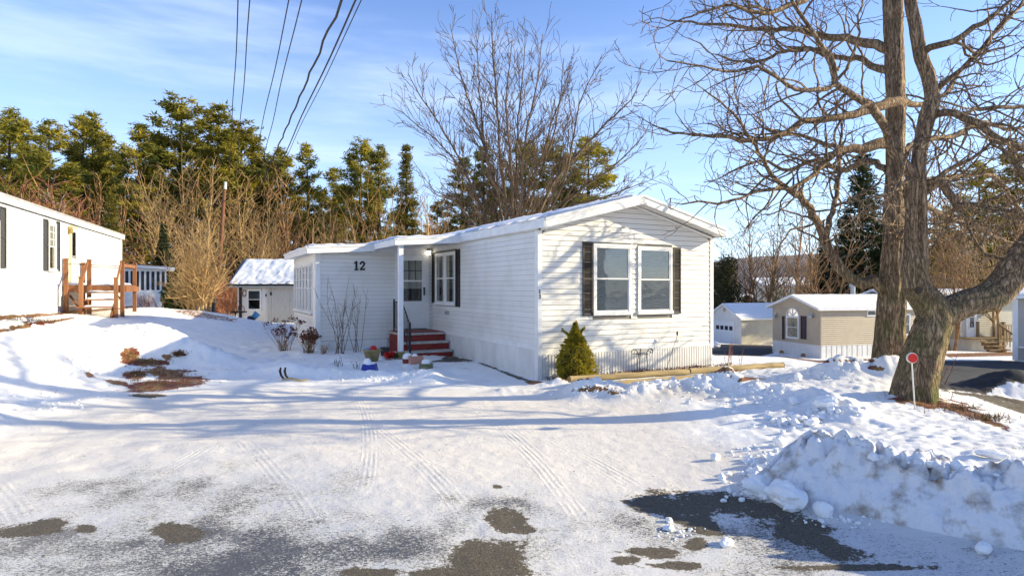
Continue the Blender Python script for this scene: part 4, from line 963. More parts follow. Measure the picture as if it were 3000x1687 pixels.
for a_ in (45, 90, 135): f.tube([(-.03, um, z_b), (-.03, um+rr_*math.cos(R(a_)), z_b+(zt-z_b)*math.sin(R(a_)))], .018, 4)
f.tube([(-.03, ua, z_b), (-.03, ub, z_b)], .03, 4); f.build('arched_frame', M['trim'], TH)
for (pa, pb) in ((2363.5, 2347.5), (2299.5, 2293.5)):
    u0 = TG(pa, 0)[0]; u1 = TG(pb, 0)[0]; z0 = TG(pa, 994)[1]; z1 = TG(pa, 926)[1]; shutter(TH, -.03, TW, 0, -1, TW-u1, TW-u0, z0, z1, m='plum', louvre=False)
for px in (2275, 2383):
    u0, z0 = TG(px, 925); b_ = MB().box(-.12, -.001, u0-.10, u0+.10, z0-.10, z0+.18); b_.lathe([(0, 0), (.12, .0), (.10, .16), (0, .2)], (-.2, u0, z0-.12), 8); b_.build('wall_lamp', M['metalgrey'], TH)
MB().lathe([(0, 0), (.14, 0), (.14, .55), (.22, .55), (.22, .68), (.12, .75), (.12, .85), (0, .85)], (4.3, TW/2+.1, zr), 10).build('roof_vent', M['metalgrey'], TH)
for yy in (1.0, 2.9): MB().lathe([(0, .0), (.16, 0), (.10, .16), (0, .18)], (-.35, yy, -2.22), 8).build('stone', M['barkbrown'], TH)
MB().box(-.02, .06, -.03, -.001, zs, ze).build('corner_board', M['tan'], TH)

# cream home behind it with deck
KO = Vector((30.35, 41.5, 0)); KH = thing('cream_home', KO, R(10), 'cream sided home with white door and wooden deck beyond the big tree', 'mobile home')
obox('wall', 'tanlight', KH, 0, 9, 0, 4.2, -1.7, 1.0); obox('foundation', 'skirt', KH, .02, 9, .02, 4.2, -3.2, -1.7)
siding(KH, 0, 0, 1, 0, -1.6, 1.0, .14, lambda z: (.02, 9), [(.35, 1.3, -1.55, .9)], m='tanlight', joined=True, proud=.05, gap=.04)
MB().prism([(0, -.3, 1.05), (0, 2.1, 1.75), (0, 4.5, 1.05), (0, 4.5, .92), (0, 2.1, 1.6), (0, -.3, .92)], (-5.0, 0, 0), (9, 0, 0)).build('roof', M['trim'], KH)
snow_slab(KH, 'roof_snow', [(-4.9, -.25, 1.07), (9, -.25, 1.07), (9, 2.1, 1.77), (-4.9, 2.1, 1.77)], .05, 60, 16, 61, jag=.02)
dq = obox('door', 'door', KH, .40, 1.25, -.05, -.001, -1.5, .85); rim_window(KH, 0, -.05, 1, 0, .58, 1.05, -.9, .6, fw=.04, glass='glassdark')
obox('wall', 'tan', KH, -5.0, -.001, .8, 4.2, -1.7, 1.0); obox('foundation', 'skirt', KH, -5, -.001, .82, 4.2, -3.2, -1.7); obox('corner_board', 'trim', KH, -.02, .05, -.03, -.001, -1.7, 1)
obox('hatch', 'tan', KH, 8.0, 8.5, -.05, -.001, -2.4, -1.6)
DD = thing('side_deck', KO, R(10), 'treated wood deck with railing and steps at the white door of the cream home', 'deck')
zf2 = -1.5
for i in range(8): obox('deck_board', 'tanwood', DD, -.2, 3.4, -1.6+i*.2, -1.6+i*.2+.19, zf2-.04, zf2)
for (x, y, a_, b_) in ((1.25, -1.62, -2.9, -.50), (3.35, -1.62, -2.9, -.50), (1.25, -3.0, -2.9, -1.35), (3.35, -.1, -2.9, -.50), (1.25, -.1, -1.5, -.45)): obox('post', 'tanwood', DD, x-.07, x+.07, y-.07, y+.07, a_, b_)
for z in (-.60, -1.30): obox('rail', 'tanwood', DD, 1.3, 3.3, -1.66, -1.60, z-.07, z)
for i in range(10): obox('baluster', 'tanwood', DD, 1.4+i*.19, 1.45+i*.19, -1.64, -1.61, -1.32, -.64)
MB().prism([(1.23, -1.65, -.52), (1.23, -3.0, -1.36), (1.23, -3.0, -1.50), (1.23, -1.65, -.66)], (0, 0, 0), (.06, 0, 0)).build('stair_rail', M['tanwood'], DD)
for i in range(6): y = -1.75-i*.2; obox('baluster', 'tanwood', DD, 1.24, 1.28, y-.025, y+.025, -1.6-i*.13, -.70-i*.12)
for i in range(4): obox('stair_tread', 'tanwood', DD, -.15-.12*i, 1.2, -1.9-i*.28, -1.63-i*.28, zf2-.24-i*.22, zf2-.17-i*.22)
for i in range(4): obox('riser', 'barkbrown', DD, -.12-.12*i, 1.18, -1.64-i*.28, -1.62-i*.28, zf2-.42-i*.22, zf2-.25-i*.22)
obox('rim_board', 'tanwood', DD, -.2, 3.4, -1.64, -1.61, zf2-.22, zf2-.045)

# greige home at the right edge
EO = at(2973, 1030, 24); EO.z = 0
EH = thing('greige_home', EO, R(-42), 'corner of a greige sided home with white trim at the right edge of the photo', 'mobile home')
ezb, ezt = -1.25, CZ - 24*32/F
obox('wall', 'grey', EH, .0, 6, 0, 4, -.95, ezt); obox('foundation', 'skirt', EH, .0, 6, .02, 4, -2.2, -.95)
obox('corner_board', 'trim', EH, -.07, .10, -.03, -.001, -1.0, ezt); siding(EH, 0, 0, 1, 0, -.93, ezt, .12, lambda z: (.1, 6), m='grey', joined=True, proud=.012)
MB().prism([(-.35, -.35, ezt+.02), (6, -.35, ezt+.02), (6, 4.3, ezt+.9), (-.35, 4.3, ezt+.9), ], (0, 0, 0), (0, 0, .14)).build('roof', M['trim'], EH)
MB().prism([(-.33, -.33, ezt+.17), (6, -.33, ezt+.17), (6, 4.3, ezt+1.05), (-.33, 4.3, ezt+1.05)], (0, 0, 0), (0, 0, .06)).build('roof_snow', M['snowroof'], EH)
obox('bench_shelf', 'trim', EH, .12, .9, -.25, -.03, .05-.55, .11-.55)
PB = EO + Vector((-.05, -1.6, 0)); pzb = gz(PB.x, PB.y)
PL = thing('planter_box', (PB.x, PB.y, pzb), R(-20), 'white square planter box with dark flowers by the corner of the greige home', 'planter')
MB().hexa([(0, 0, 0), (.50, 0, 0), (.50, .5, 0), (0, .5, 0), (-.06, -.06, .42), (.56, -.06, .42), (.56, .56, .42), (-.06, .56, .42)]).build('box', M['trim'], PL)
def leaf_blob(mb, c, rx_, ry_, rz_, n, size, rnd, surf=.5, flat=.0):
    for _ in range(n):
        while True:
            p = Vector((rnd.uniform(-1, 1), rnd.uniform(-1, 1), rnd.uniform(-1, 1)))
            if 0.05 < p.length <= 1 and (p.length > surf or rnd.random() < .35): break
        q = Vector((c[0]+p.x*rx_, c[1]+p.y*ry_, c[2]+p.z*rz_)); s = size*rnd.uniform(.6, 1.4)
        d = Vector((rnd.gauss(0, 1), rnd.gauss(0, 1), rnd.gauss(0, 1)*(1-flat))).normalized(); e = d.orthogonal().normalized(); 
        e = (e*math.cos(rnd.random()*6.28) + d.cross(e)*math.sin(rnd.random()*6.28)).normalized()
        mb.poly([q-d*s-e*s*.4, q+d*s, q-d*s*.3+e*s*.7])
rnd = random.Random(2)
q = MB(); leaf_blob(q, (.25, .25, .5), .3, .3, .14, 90, .07, rnd); q.build('flowers', M['crimson'], PL)

# garage, lower left of the tan home
GO = Vector((.3743*56, 56, 0)); GA = math.atan2(.35, .94)
GH = thing('garage', GO, GA, 'cream single garage with a white door beside the tan home', 'garage')
# local x: along sunlit side wall to the right; local y: back. gable face is x=0 looking left toward camera
gzb, gze = -3.45, CZ - 91*56/F
obox('wall', 'tanlight', GH, 0, 8, 0, 4.6, gzb-.5, gze)
siding(GH, 0, 0, 1, 0, gzb, gze, .14, lambda z: (0, 8), m='tanlight', joined=True, proud=.02)
MB().prism([(-.01, 0, gze), (-.01, 4.6, gze), (-.01, 2.3, gze+1.25)], (0, 0, 0), (.1, 0, 0)).build('gable', M['vinyl'], GH)
obox('wall', 'vinyl', GH, -.012, -.001, 0, 4.6, gzb-.5, gze)
MB().prism([(0, -.25, gze+.05), (0, 2.3, gze+1.38), (0, 4.85, gze+.05), (0, 4.85, gze-.10), (0, 2.3, gze+1.23), (0, -.25, gze-.10)], (-.3, 0, 0), (8.2, 0, 0)).build('roof', M['trim'], GH)
snow_slab(GH, 'roof_snow', [(-.25, -.2, gze+.08), (8.2, -.2, gze+.08), (8.2, 2.3, gze+1.40), (-.25, 2.3, gze+1.40)], .06, 40, 20, 71, jag=.02)
gd = obox('garage_door', 'door', GH, -.05, -.013, .9, 3.7, gzb, gzb+2.15)
for i in range(4): MB().box(-.06, -.051, 1.15+i*.62, 1.60+i*.62, gzb+1.32, gzb+1.70).build('pane', M['dark'], gd)
MB().box(-.06, -.02, 2.15, 2.45, gze+.6, gze+.95).build('vent', M['tan'], GH)

# far pale building seen through the trees
fb = thing('far_building', (at(2290, 850, 110).x, 110, 0), 0, 'distant tan building glimpsed through bare trees above the tan home', 'building')
obox('wall', 'tanlight', fb, -3, 7, 0, 5, -6, 2.2); MB().prism([(-3.3, -.3, 2.2), (7.3, -.3, 2.2), (7.3, 5, 3.6), (-3.3, 5, 3.6)], (0, 0, 0), (0, 0, .2)).build('roof', M['snowroof'], fb)

# ------------------------------------------------------------------ wires and poles
def bez(p0, p1, n=24, sag=0.0, wav=0, ph=0):
    out_ = []
    for i in range(n+1):
        t_ = i/n; p = p0.lerp(p1, t_); p = p.copy(); p.z -= sag*4*t_*(1-t_)
        if wav: p.x += wav*math.sin(i*1.9+ph); p.z += wav*math.cos(i*1.7+ph)
        out_.append(p)
    return out_
FP = at(705, 640, 78)
UP = thing('utility_pole', (FP.x, 78, 0), 0, 'far wooden utility pole with a crossarm hidden among the pines', 'utility pole')
MB().tube([(0, 0, -1), (0, 0, FP.z+.6)], [.17, .12], 8).build('shaft', M['pole'], UP); MB().box(-2.0, 2.0, -.06, .06, FP.z-.1, FP.z+.05).build('crossarm', M['pole'], UP)
wires = [('thin overhead wire, leftmost of the seven above the pines', 698, 666, 15, .016, 0), ('thin overhead wire second from the left above the pines', 734, 680, 15, .016, 0),
 ('thin overhead wire third from the left above the pines', 848, 707, 15, .016, 0), ('thin overhead wire fourth from the left above the pines', 882, 729, 15, .016, 0),
 ('thick twisted overhead cable right of the four thin wires', 990, 716, 13.5, .030, .035), ('black overhead cable left of the rightmost wire', 1043, 742, 14, .024, 0), ('overhead wire farthest to the right above the pines', 1061, 746, 14, .013, 0)]
for (lb, x0, x1, d, r_, wv_) in wires:
    a = at(x0, 0, d); b = at(x1, 650, 78); a2 = a + (a-b)*.35
    pts = bez(a2, b, 110 if wv_ else 50, .0 if not wv_ else .25, wv_, x0)
    if not wv_: pts = [p + Vector((.02*math.sin(i*.9+x0), 0, .02*math.cos(i*.7+x0))) for i, p in enumerate(pts)]
    tag(MB().tube(pts, r_*1.0, 5).build('overhead_wire', M['wire'], None, True), lb, 'wire', 'overhead utility wires')
LPx = at(640, 790, 44); topL = at(659, 534, 44); zgl = gz(LPx.x, 44)
SP = thing('leaning_pole', (LPx.x, 44, zgl), 0, 'bare reddish wooden pole leaning slightly right among the bare trees', 'pole')
MB().tube([(-.15, 0, -.2), (topL.x-LPx.x-.0, 0, topL.z-zgl)], [.17, .12], 10).build('shaft', M['pole'], SP)
MB().tube([(topL.x-LPx.x, 0, topL.z-zgl-.5), (topL.x-LPx.x+.02, 0, topL.z-zgl+.02)], [.125, .12], 10).build('cap', M['marker'], SP)

# ------------------------------------------------------------------ trees
def limb_pts(pts, step, jit, rnd):
    """densify a polyline of (Vector, r) with Catmull-Rom and a little gnarl"""
    P_ = [p for p, r in pts]; Q = [r for p, r in pts]; o_p, o_r = [], []
    for i in range(len(P_)-1):
        p0 = P_[max(i-1, 0)]; p1 = P_[i]; p2 = P_[i+1]; p3 = P_[min(i+2, len(P_)-1)]
        n = max(1, int((p2-p1).length/step))
        for k in range(n):
            t_ = k/n; q = .5*((2*p1)+(p2-p0)*t_+(2*p0-5*p1+4*p2-p3)*t_*t_+(3*p1-p0-3*p2+p3)*t_**3)
            rr_ = Q[i]*(1-t_)+Q[i+1]*t_
            if jit and (i or k): q = q + Vector((rnd.gauss(0, 1), rnd.gauss(0, 1), rnd.gauss(0, 1)))*jit*min(1, rr_*40)
            o_p.append(q); o_r.append(rr_)
    o_p.append(P_[-1]); o_r.append(Q[-1]); return o_p, o_r

def grow(mb, p, d, L, r, lvl, rnd, P_):
    seg = P_['seg'][lvl]; n = max(3, int(L/seg)); gn = P_['gn'][lvl]; up = P_['up'][lvl]; pts = [p]; rs = [r]; cp = p.copy(); d = d.copy()
    nch = P_['n'][lvl] if lvl < len(P_['n']) else 0
    chs = sorted(rnd.uniform(.18, .98) for _ in range(int(nch*L) if nch else 0)); ci = 0
    for i in range(1, n+1):
        d = d + Vector((rnd.gauss(0, gn), rnd.gauss(0, gn), rnd.gauss(0, gn)+up)); d.normalize()
        cp = cp + d*(L/n); t_ = i/n; rr_ = max(P_['rmin'], r*(1-t_)**.8); pts.append(cp.copy()); rs.append(rr_)
        while ci < len(chs) and chs[ci] <= t_:
            ci += 1; ax = Vector((rnd.gauss(0, 1), rnd.gauss(0, 1), rnd.gauss(0, 1))).cross(d)
            if ax.length < .01: continue
            ax.normalize(); th = R(rnd.uniform(*P_['ang'])); cd = (d*math.cos(th) + ax*math.sin(th)).normalized()
            cl = max(L*(1-t_*.75)*rnd.uniform(*P_['lr'])*.9, P_['lmin'])
            grow(mb, cp, cd, cl, max(P_['rmin'], rr_*P_['rr']), lvl+1, rnd, P_) if lvl+1 < len(P_['seg']) else None
    mb.tube(pts, rs, 3 if r < .02 else (5 if r < .06 else 8), False)

def big_trunk(name, pts, parent, sides=44, step=.05, seed=0, flare=0):
    """thick trunk with ridged, fluted bark relief"""
    rnd = random.Random(seed); P_, Q = limb_pts(pts, step, 0, rnd); mb = MB(); t0 = (P_[1]-P_[0]).normalized(); nrm = t0.orthogonal(); m = len(P_)
    zz = np.zeros(m); acc = 0
    for i in range(1, m): acc += (P_[i]-P_[i-1]).length; zz[i] = acc
    A_ = np.arange(sides)*2*PI/sides
    U_, V_ = np.meshgrid(A_, zz); circ = 2*PI*np.array(Q)[:, None]
    def loopn(f, vs, s):    # noise periodic in angle
        return vn(np.cos(U_)*f+9, np.sin(U_)*f + V_*vs, s)
    ridge = 1 - np.abs(loopn(3.4, 1.2, seed+1)); fine_ = 1 - np.abs(loopn(7.5, 3.0, seed+2))
    disp = .030*(ridge-.5) + .022*(fine_-.5) + .06*loopn(.9, .7, seed+3)*.6
    disp *= np.clip(np.array(Q)[:, None]/.22, .3, 1.15)
    for i in range(m):
        t_ = (P_[min(i+1, m-1)]-P_[max(i-1, 0)]).normalized(); nrm = (nrm - t_*nrm.dot(t_)).normalized(); bn = t_.cross(nrm)
        fl = flare*math.exp(-zz[i]/.28)
        for k in range(sides):
            r_ = Q[i] + disp[i, k] + fl*(.6+.5*math.sin(5*A_[k]+seed)); v = P_[i] + (nrm*math.cos(A_[k]) + bn*math.sin(A_[k]))*r_
            mb.v.append(tuple(v))
    for i in range(m-1):
        for k in range(sides):
            k2 = (k+1) % sides; mb.f.append((i*sides+k, i*sides+k2, (i+1)*sides+k2, (i+1)*sides+k))
    return mb.build(name, M['bark'], parent, True)

def pp(lst, d0, z=None):
    """(px, py, halfwidth px[, depth]) -> (Vector, radius)"""
    o_ = []
    for q in lst:
        d = q[3] if len(q) > 3 else d0; o_.append((at(q[0], q[1], d), q[2]*d/F))
    return o_
OAKP = dict(seg=[.16, .11, .08, .06], gn=[.17, .24, .30, .3], up=[.03, .035, .03, .02], n=[2.4, 3.6, 3.9], ang=(28, 75), lr=(.35, .75), lmin=.22, rmin=.0045, rr=.62)
def limb_set(tree, limbs, d0, seed, dens=1.0, start=.22, spread=1.0):
    rnd = random.Random(seed); tw = MB(); cnt = 0
    for lb in limbs:
        pts = pp(lb, d0); P_, Q = limb_pts(pts, .12, .012, rnd)
        big = Q[0] > .05
        if Q[0] > .12: big_trunk('limb', pts, tree, 28, .06, seed+cnt)
        else: MB().tube(P_, Q, 10 if big else 6).build('limb', M['bark'], tree, True)
        cnt += 1; tot = sum((P_[i+1]-P_[i]).length for i in range(len(P_)-1)); acc = 0
        for i in range(1, len(P_)-1):
            sl = (P_[i+1]-P_[i]).length; acc += sl; t_ = acc/tot
            if t_ < start and Q[i] > .03: continue
            pr = sl*7.0*dens
            while pr > 0:
                if rnd.random() < pr:
                    d = (P_[i+1]-P_[i-1]).normalized(); ax = Vector((rnd.gauss(0, 1), rnd.gauss(0, 1), rnd.gauss(0, 1))).cross(d).normalized()
                    th = R(rnd.uniform(30, 75)); cd = d*math.cos(th)+ax*math.sin(th); L_ = rnd.uniform(.6, 1.9)*spread*(1.15-.5*t_)
                    grow(tw, P_[i], cd, L_, min(Q[i]*.6, .022), 1, rnd, OAKP)
                pr -= 1
        grow(tw, P_[-1], (P_[-1]-P_[-3]).normalized(), .7, Q[-1], 1, rnd, OAKP)
    o = tw.build('twigs', M['bark'], tree); o['kind'] = 'stuff'; return o

D1, D2 = 10.3, 8.6
b1 = at(2600, 1100, D1); b2 = at(2690, 1172, D2)
T1 = thing('shade_tree', (0, 0, 0), 0, 'tall straight bare tree with mossy trunk, left of the two big lawn trees', 'tree', 'big bare trees on the right lawn')
T2 = thing('shade_tree', (0, 0, 0), 0, 'forked bare tree with thick limb bending right, behind the red driveway marker', 'tree', 'big bare trees on the right lawn')
def pivot(t_, b):   # put the Empty at the base, keep world-space parts where they are
    t_.location = b; inv = Matrix.Translation(-b)
    for ch in kids(t_): ch.data.transform(inv)
big_trunk('trunk', pp([(2598,1120,48),(2600,1085,45),(2603,1040,42),(2608,983,40),(2615,859,36),(2618,735,29),(2620,610,28),(2622,486,23),(2625,300,24),(2620,120,25),(2612,-60,24),(2600,-400,18),(2590,-900,8),(2585,-1100,3)], D1), T1, 52, .05, 11, .05)
L1 = [
 [(2590,850,17),(2575,836,17),(2561,822,17),(2526,833,16),(2492,814,15),(2447,767,14),(2423,719,13),(2412,690,12),(2381,628,11,10.0),(2343,575,10,9.8),(2285,536,7,9.6),(2251,493,6,9.5),(2232,464,5.5,9.4),(2198,411,5,9.2),(2160,350,4,9.1),(2110,300,3,9),(2060,262,2,8.9)],
 [(2420,690,10),(2432,640,8,10.5),(2447,590,7,10.7),(2456,520,6,10.9),(2460,460,5,11),(2466,380,3,11.1),(2474,300,2,11.2)],
 [(2604,418,20),(2580,418,17,10.1),(2526,435,14,10.0),(2464,440,11,9.9),(2420,473,8,9.8),(2370,520,7,9.7),(2314,551,6,9.6),(2236,556,5,9.5),(2170,580,4,9.4),(2101,594,3.5,9.2),(2050,588,3,9.1),(1995,599,2,9)],
 [(2464,440,8,9.9),(2400,415,6,10.4),(2330,395,5,10.7),(2250,410,4,11),(2180,395,3,11.3)],
 [(2645,300,16),(2600,302,15,10),(2526,328,13,9.8),(2468,343,11,9.7),(2410,348,10,9.6),(2357,357,9,9.5),(2299,391,8,9.4),(2236,408,7,9.3),(2170,408,6,9.2),(2116,404,5,9.2),(2060,395,4,9.2),(1970,387,3,9.3),(1913,367,2,9.4)],
 [(2620,150,17,10.3),(2580,138,14,10.4),(2540,128,13,10.6),(2480,112,11,10.9),(2400,105,9,11.2),(2320,85,7,11.4),(2251,87,6,11.6),(2180,80,5,11.8),(2092,72,4,12),(1947,58,2,12.2)],
 [(2622,212,14),(2590,204,12,10.5),(2560,195,10,10.8),(2510,170,8,11.2),(2430,164,7,11.6),(2372,145,6,12),(2299,150,5,12.3),(2200,185,4,12.6),(2100,160,2,12.9)],
 [(2613,-40,16),(2540,-70,12,10),(2440,-30,10,9.7),(2324,12,7,9.4),(2240,40,6,9.2),(2120,20,4,9),(1990,60,2,8.9)],
 [(2605,-180,15),(2500,-260,11,10.5),(2350,-300,8,10.8),(2200,-320,5,11)],
 [(2620,-150,15),(2740,-230,11,10.6),(2900,-280,7,11),(3050,-330,4,11.2)],
 [(2645,300,10),(2700,308,8,10.8),(2760,280,6,11.2),(2840,180,5,11.6),(2937,77,4,12),(3000,10,3,12.3)],
 [(2640,560,9),(2690,530,8,11.2),(2768,522,7,11.9),(2898,512,6,12.6),(2950,560,5,13),(3010,640,4,13.3)],
 [(2640,640,9),(2700,600,8,11.4),(2780,640,7,12.4),(2850,660,6,13),(2930,700,5,13.4),(3010,720,3,13.8)],
 [(2600,500,10),(2540,470,9,11.2),(2470,500,8,12),(2390,470,6,12.6),(2310,500,5,13),(2230,470,4,13.2),(2150,500,3,13.4)],
 [(2645,450,10),(2700,410,9,11.4),(2790,400,8,12.2),(2880,360,6,12.9),(2960,380,5,13.4),(3060,350,4,13.8)],
 [(2600,715,8),(2630,700,6,9.8),(2660,640,5,9.5),(2650,560,4,9.4),(2690,500,3,9.3)],
]
limb_set(T1, L1, D1, 21, 1.0)
big_trunk('trunk', pp([(2682,1205,58),(2684,1170,54),(2688,1125,50),(2704,1054,48),(2726,978,46),(2741,936,46),(2730,900,42),(2704,865,37),(2684,835,33),(2680,800,29),(2682,760,26)], D2), T2, 56, .045, 31, .07)
big_trunk('trunk', pp([(2690,860,24),(2697,797,20),(2696,735,17),(2695,673,17),(2692,548,17),(2690,474,17),(2704,393,19),(2717,340,21),(2732,290,20),(2720,227,18),(2696,159,17),(2681,72,16),(2667,0,15),(2650,-200,11),(2640,-600,5),(2638,-800,2)], D2), T2, 40, .05, 33)
big_trunk('trunk', pp([(2672,840,26),(2664,790,22),(2667,720,19),(2670,640,19),(2672,570,20),(2674,520,20),(2662,497,17),(2642,470,15),(2625,440,14),(2604,401,13)], D2), T2, 36, .05, 35)
big_trunk('limb', pp([(2715,960,40),(2740,930,43),(2770,912,42),(2805,895,39),(2840,883,38),(2880,874,38),(2916,858,38),(2948,825,37),(2975,785,36),(3010,735,33),(3060,660,29),(3120,560,26),(3200,400,18),(3250,100,9)], D2), T2, 48, .045, 37)
L2 = [
 [(2604,401,13),(2565,329,12,8.4),(2507,280,10,8.2),(2449,242,9,8.1),(2446,200,8,8.1),(2430,164,7,8.1),(2386,101,6,8.0),(2324,10,5,7.9),(2280,-80,3,7.8)],
 [(2449,242,8,8.1),(2420,262,7,8.0),(2391,267,7,7.9),(2333,261,6,7.8),(2261,217,5.5,7.7),(2222,193,5,7.6),(2150,208,4,7.6),(2060,195,3,7.5),(1956,179,2,7.4)],
 [(2430,166,6,8.1),(2400,148,5,8.2),(2372,145,5,8.3),(2299,150,4,8.4),(2270,110,3.5,8.5),(2251,87,3,8.6),(2200,40,2,8.7)],
 [(2694,160,13),(2720,140,10,8.5),(2792,126,9,8.2),(2855,82,8,8.1),(2937,24,6,8),(3010,-40,4,8)],
 [(2740,268,8),(2790,225,7,8.5),(2840,179,6,8.4),(2890,120,5.5,8.4),(2937,77,5,8.3),(3000,0,4,8.3)],
 [(2730,338,11),(2765,328,11,8.5),(2802,333,11,8.4),(2830,350,11,8.4),(2865,367,11,8.3),(2900,395,10,8.3),(2927,411,10,8.2),(2965,420,9,8.2),(3040,440,7,8.1)],
 [(2812,336,6,8.4),(2850,322,6,8.5),(2900,315,6,8.6),(3010,310,5,8.7)],
 [(2698,540,9),(2740,530,8,8.5),(2768,500,7,8.4),(2840,470,5,8.2),(2900,420,4,8),(2950,410,3,7.9)],
 [(2712,556,13),(2740,540,13,8.6),(2763,536,12,8.6),(2780,560,12,8.6),(2793,590,11,8.6),(2800,606,10,8.6),(2850,602,8,8.5),(2913,609,7,8.4),(2970,625,6,8.3),(3040,660,4,8.2)],
 [(2672,520,6),(2640,545,5,8.3),(2610,560,4,8.1),(2560,590,3,8),(2500,640,2,7.9)],
 [(2705,400,6),(2680,420,5,8.3),(2650,470,4,8.2),(2640,520,3,8.1)],
 [(3020,720,12),(3050,640,9,8.4),(3030,560,7,8.2),(2990,500,5,8.1),(2960,430,4,8)],
 [(2960,800,8),(2940,760,6,8.9),(2890,745,5,9.1),(2850,700,4,9.3),(2830,640,3,9.4)],
]
limb_set(T2, L2, D2, 43, .85)
MB().tube([at(2692,852,D2-.40), at(2691,850,D2-.50)], .05, 12).build('knot', M['barkpine'], T2)
pivot(T1, Vector((b1.x, b1.y, b1.z))); pivot(T2, Vector((b2.x, b2.y, b2.z)))

# ---- generic bare deciduous tree prototypes (unit-ish, local coordinates, z up)
def bare_proto(seed, H_, stems, spread, P_, r0=.12, thick=1.0, mname='barktan'):
    rnd = random.Random(seed); tr = MB(); tw = MB()
    for s in range(stems):
        a = 2*PI*s/stems + rnd.uniform(-.4, .4); lean = spread*rnd.uniform(.3, 1.0) if stems > 1 else rnd.uniform(0, .08)
        d = Vector((math.cos(a)*lean, math.sin(a)*lean, 1)).normalized(); L_ = H_*rnd.uniform(.75, 1.0); n = 14; p = Vector((math.cos(a)*.1*(stems > 1), math.sin(a)*.1*(stems > 1), -.3)); pts = [p.copy()]; rs = [r0]; q = p.copy()
        for i in range(1, n+1):
            d = (d + Vector((rnd.gauss(0, .045), rnd.gauss(0, .045), .04))).normalized(); q = q + d*L_/n; t_ = i/n; rr_ = max(.012, r0*(1-t_)**.75*rnd.uniform(.95, 1.05)); pts.append(q.copy()); rs.append(rr_)
            if t_ > P_['start']:
                for _ in range(P_['per']):
                    ax = Vector((rnd.gauss(0, 1), rnd.gauss(0, 1), rnd.gauss(0, 1))).cross(d).normalized(); th = R(rnd.uniform(*P_['a0'])); cd = d*math.cos(th)+ax*math.sin(th)
                    grow(tw, q.copy(), cd, L_*P_['l0']*(1.15-t_)*rnd.uniform(.6, 1.1)+.3, rr_*.55, 0, rnd, P_)
        tr.tube(pts, rs, 7, False)
    t = tr.build('trunk', M[mname], None, True); w_ = tw.build('branches', M[mname]); w_['kind'] = 'stuff'
    return t.data, w_.data, t, w_
BP = dict(seg=[.5, .35], gn=[.10, .16], up=[.05, .04], n=[1.3], ang=(22, 50), lr=(.4, .7), lmin=.4, rmin=.011, rr=.6, start=.25, per=3, a0=(22, 50), l0=.42)
BPm = dict(BP, seg=[.6, .4, .3], gn=[.05, .07, .10], up=[.055, .05, .04], n=[3.2, 3.4], start=.3, per=2, a0=(16, 38), l0=.50, rmin=.0112, ang=(18, 42))
BUSH = dict(seg=[.25, .18], gn=[.16, .22], up=[.03, .03], n=[2.2], ang=(22, 60), lr=(.4, .8), lmin=.25, rmin=.007, rr=.6, start=.15, per=3, a0=(20, 55), l0=.40)
protos = []
def unl(*os_):
    for o in os_: bpy.data.objects.remove(o)
def mkp(*a, **k):
    tm, wm, o1, o2 = bare_proto(*a, **k); unl(o1, o2); return tm, wm
PB_ = {'tanA': mkp(1, 11, 1, 0, BP, .13), 'tanB': mkp(2, 11, 3, .28, BP, .09), 'tanC': mkp(3, 11, 2, .2, BP, .10),
       'brownA': mkp(4, 10, 3, .35, BP, .09, mname='barkbrown'), 'brownB': mkp(5, 10, 1, .1, BP, .11, mname='barkbrown'),
       'redA': mkp(6, 6, 5, .45, BUSH, .05, mname='barkred'), 'bushT': mkp(7, 4.2, 11, .50, BUSH, .05, mname='barktan'), 'birch': mkp(8, 11, 2, .15, BP, .08, mname='barkwhite'),
       'scrub': mkp(9, 3.2, 8, .6, BUSH, .025, mname='barkred')}
def plant_tree(kind, px, topy, d, basey=None, label='', group='bare trees', cat='tree', name='bare_tree', rz=None, sx=1.0, protoH=None, rnd=random.Random(77)):
    x = (px-CX)/F*d; z0 = gz(x, d) if basey is None else CZ+(CY-basey)/F*d; zt = CZ+(CY-topy)/F*d; Hh = zt-z0
    tm, wm = PB_[kind]; hp = {'tanA': 11, 'tanB': 11, 'tanC': 11, 'brownA': 10, 'brownB': 10, 'redA': 6.2, 'bushT': 4.3, 'birch': 11, 'scrub': 3.3}[kind]
    o = thing(name, (x, d, z0), rz if rz is not None else rnd.uniform(0, 6.28), label, cat, group); s = Hh/hp; o.scale = (s*sx, s*sx, s)
    link('trunk', tm, None, o); w_ = link('branches', wm, None, o); w_['kind'] = 'stuff'; return o

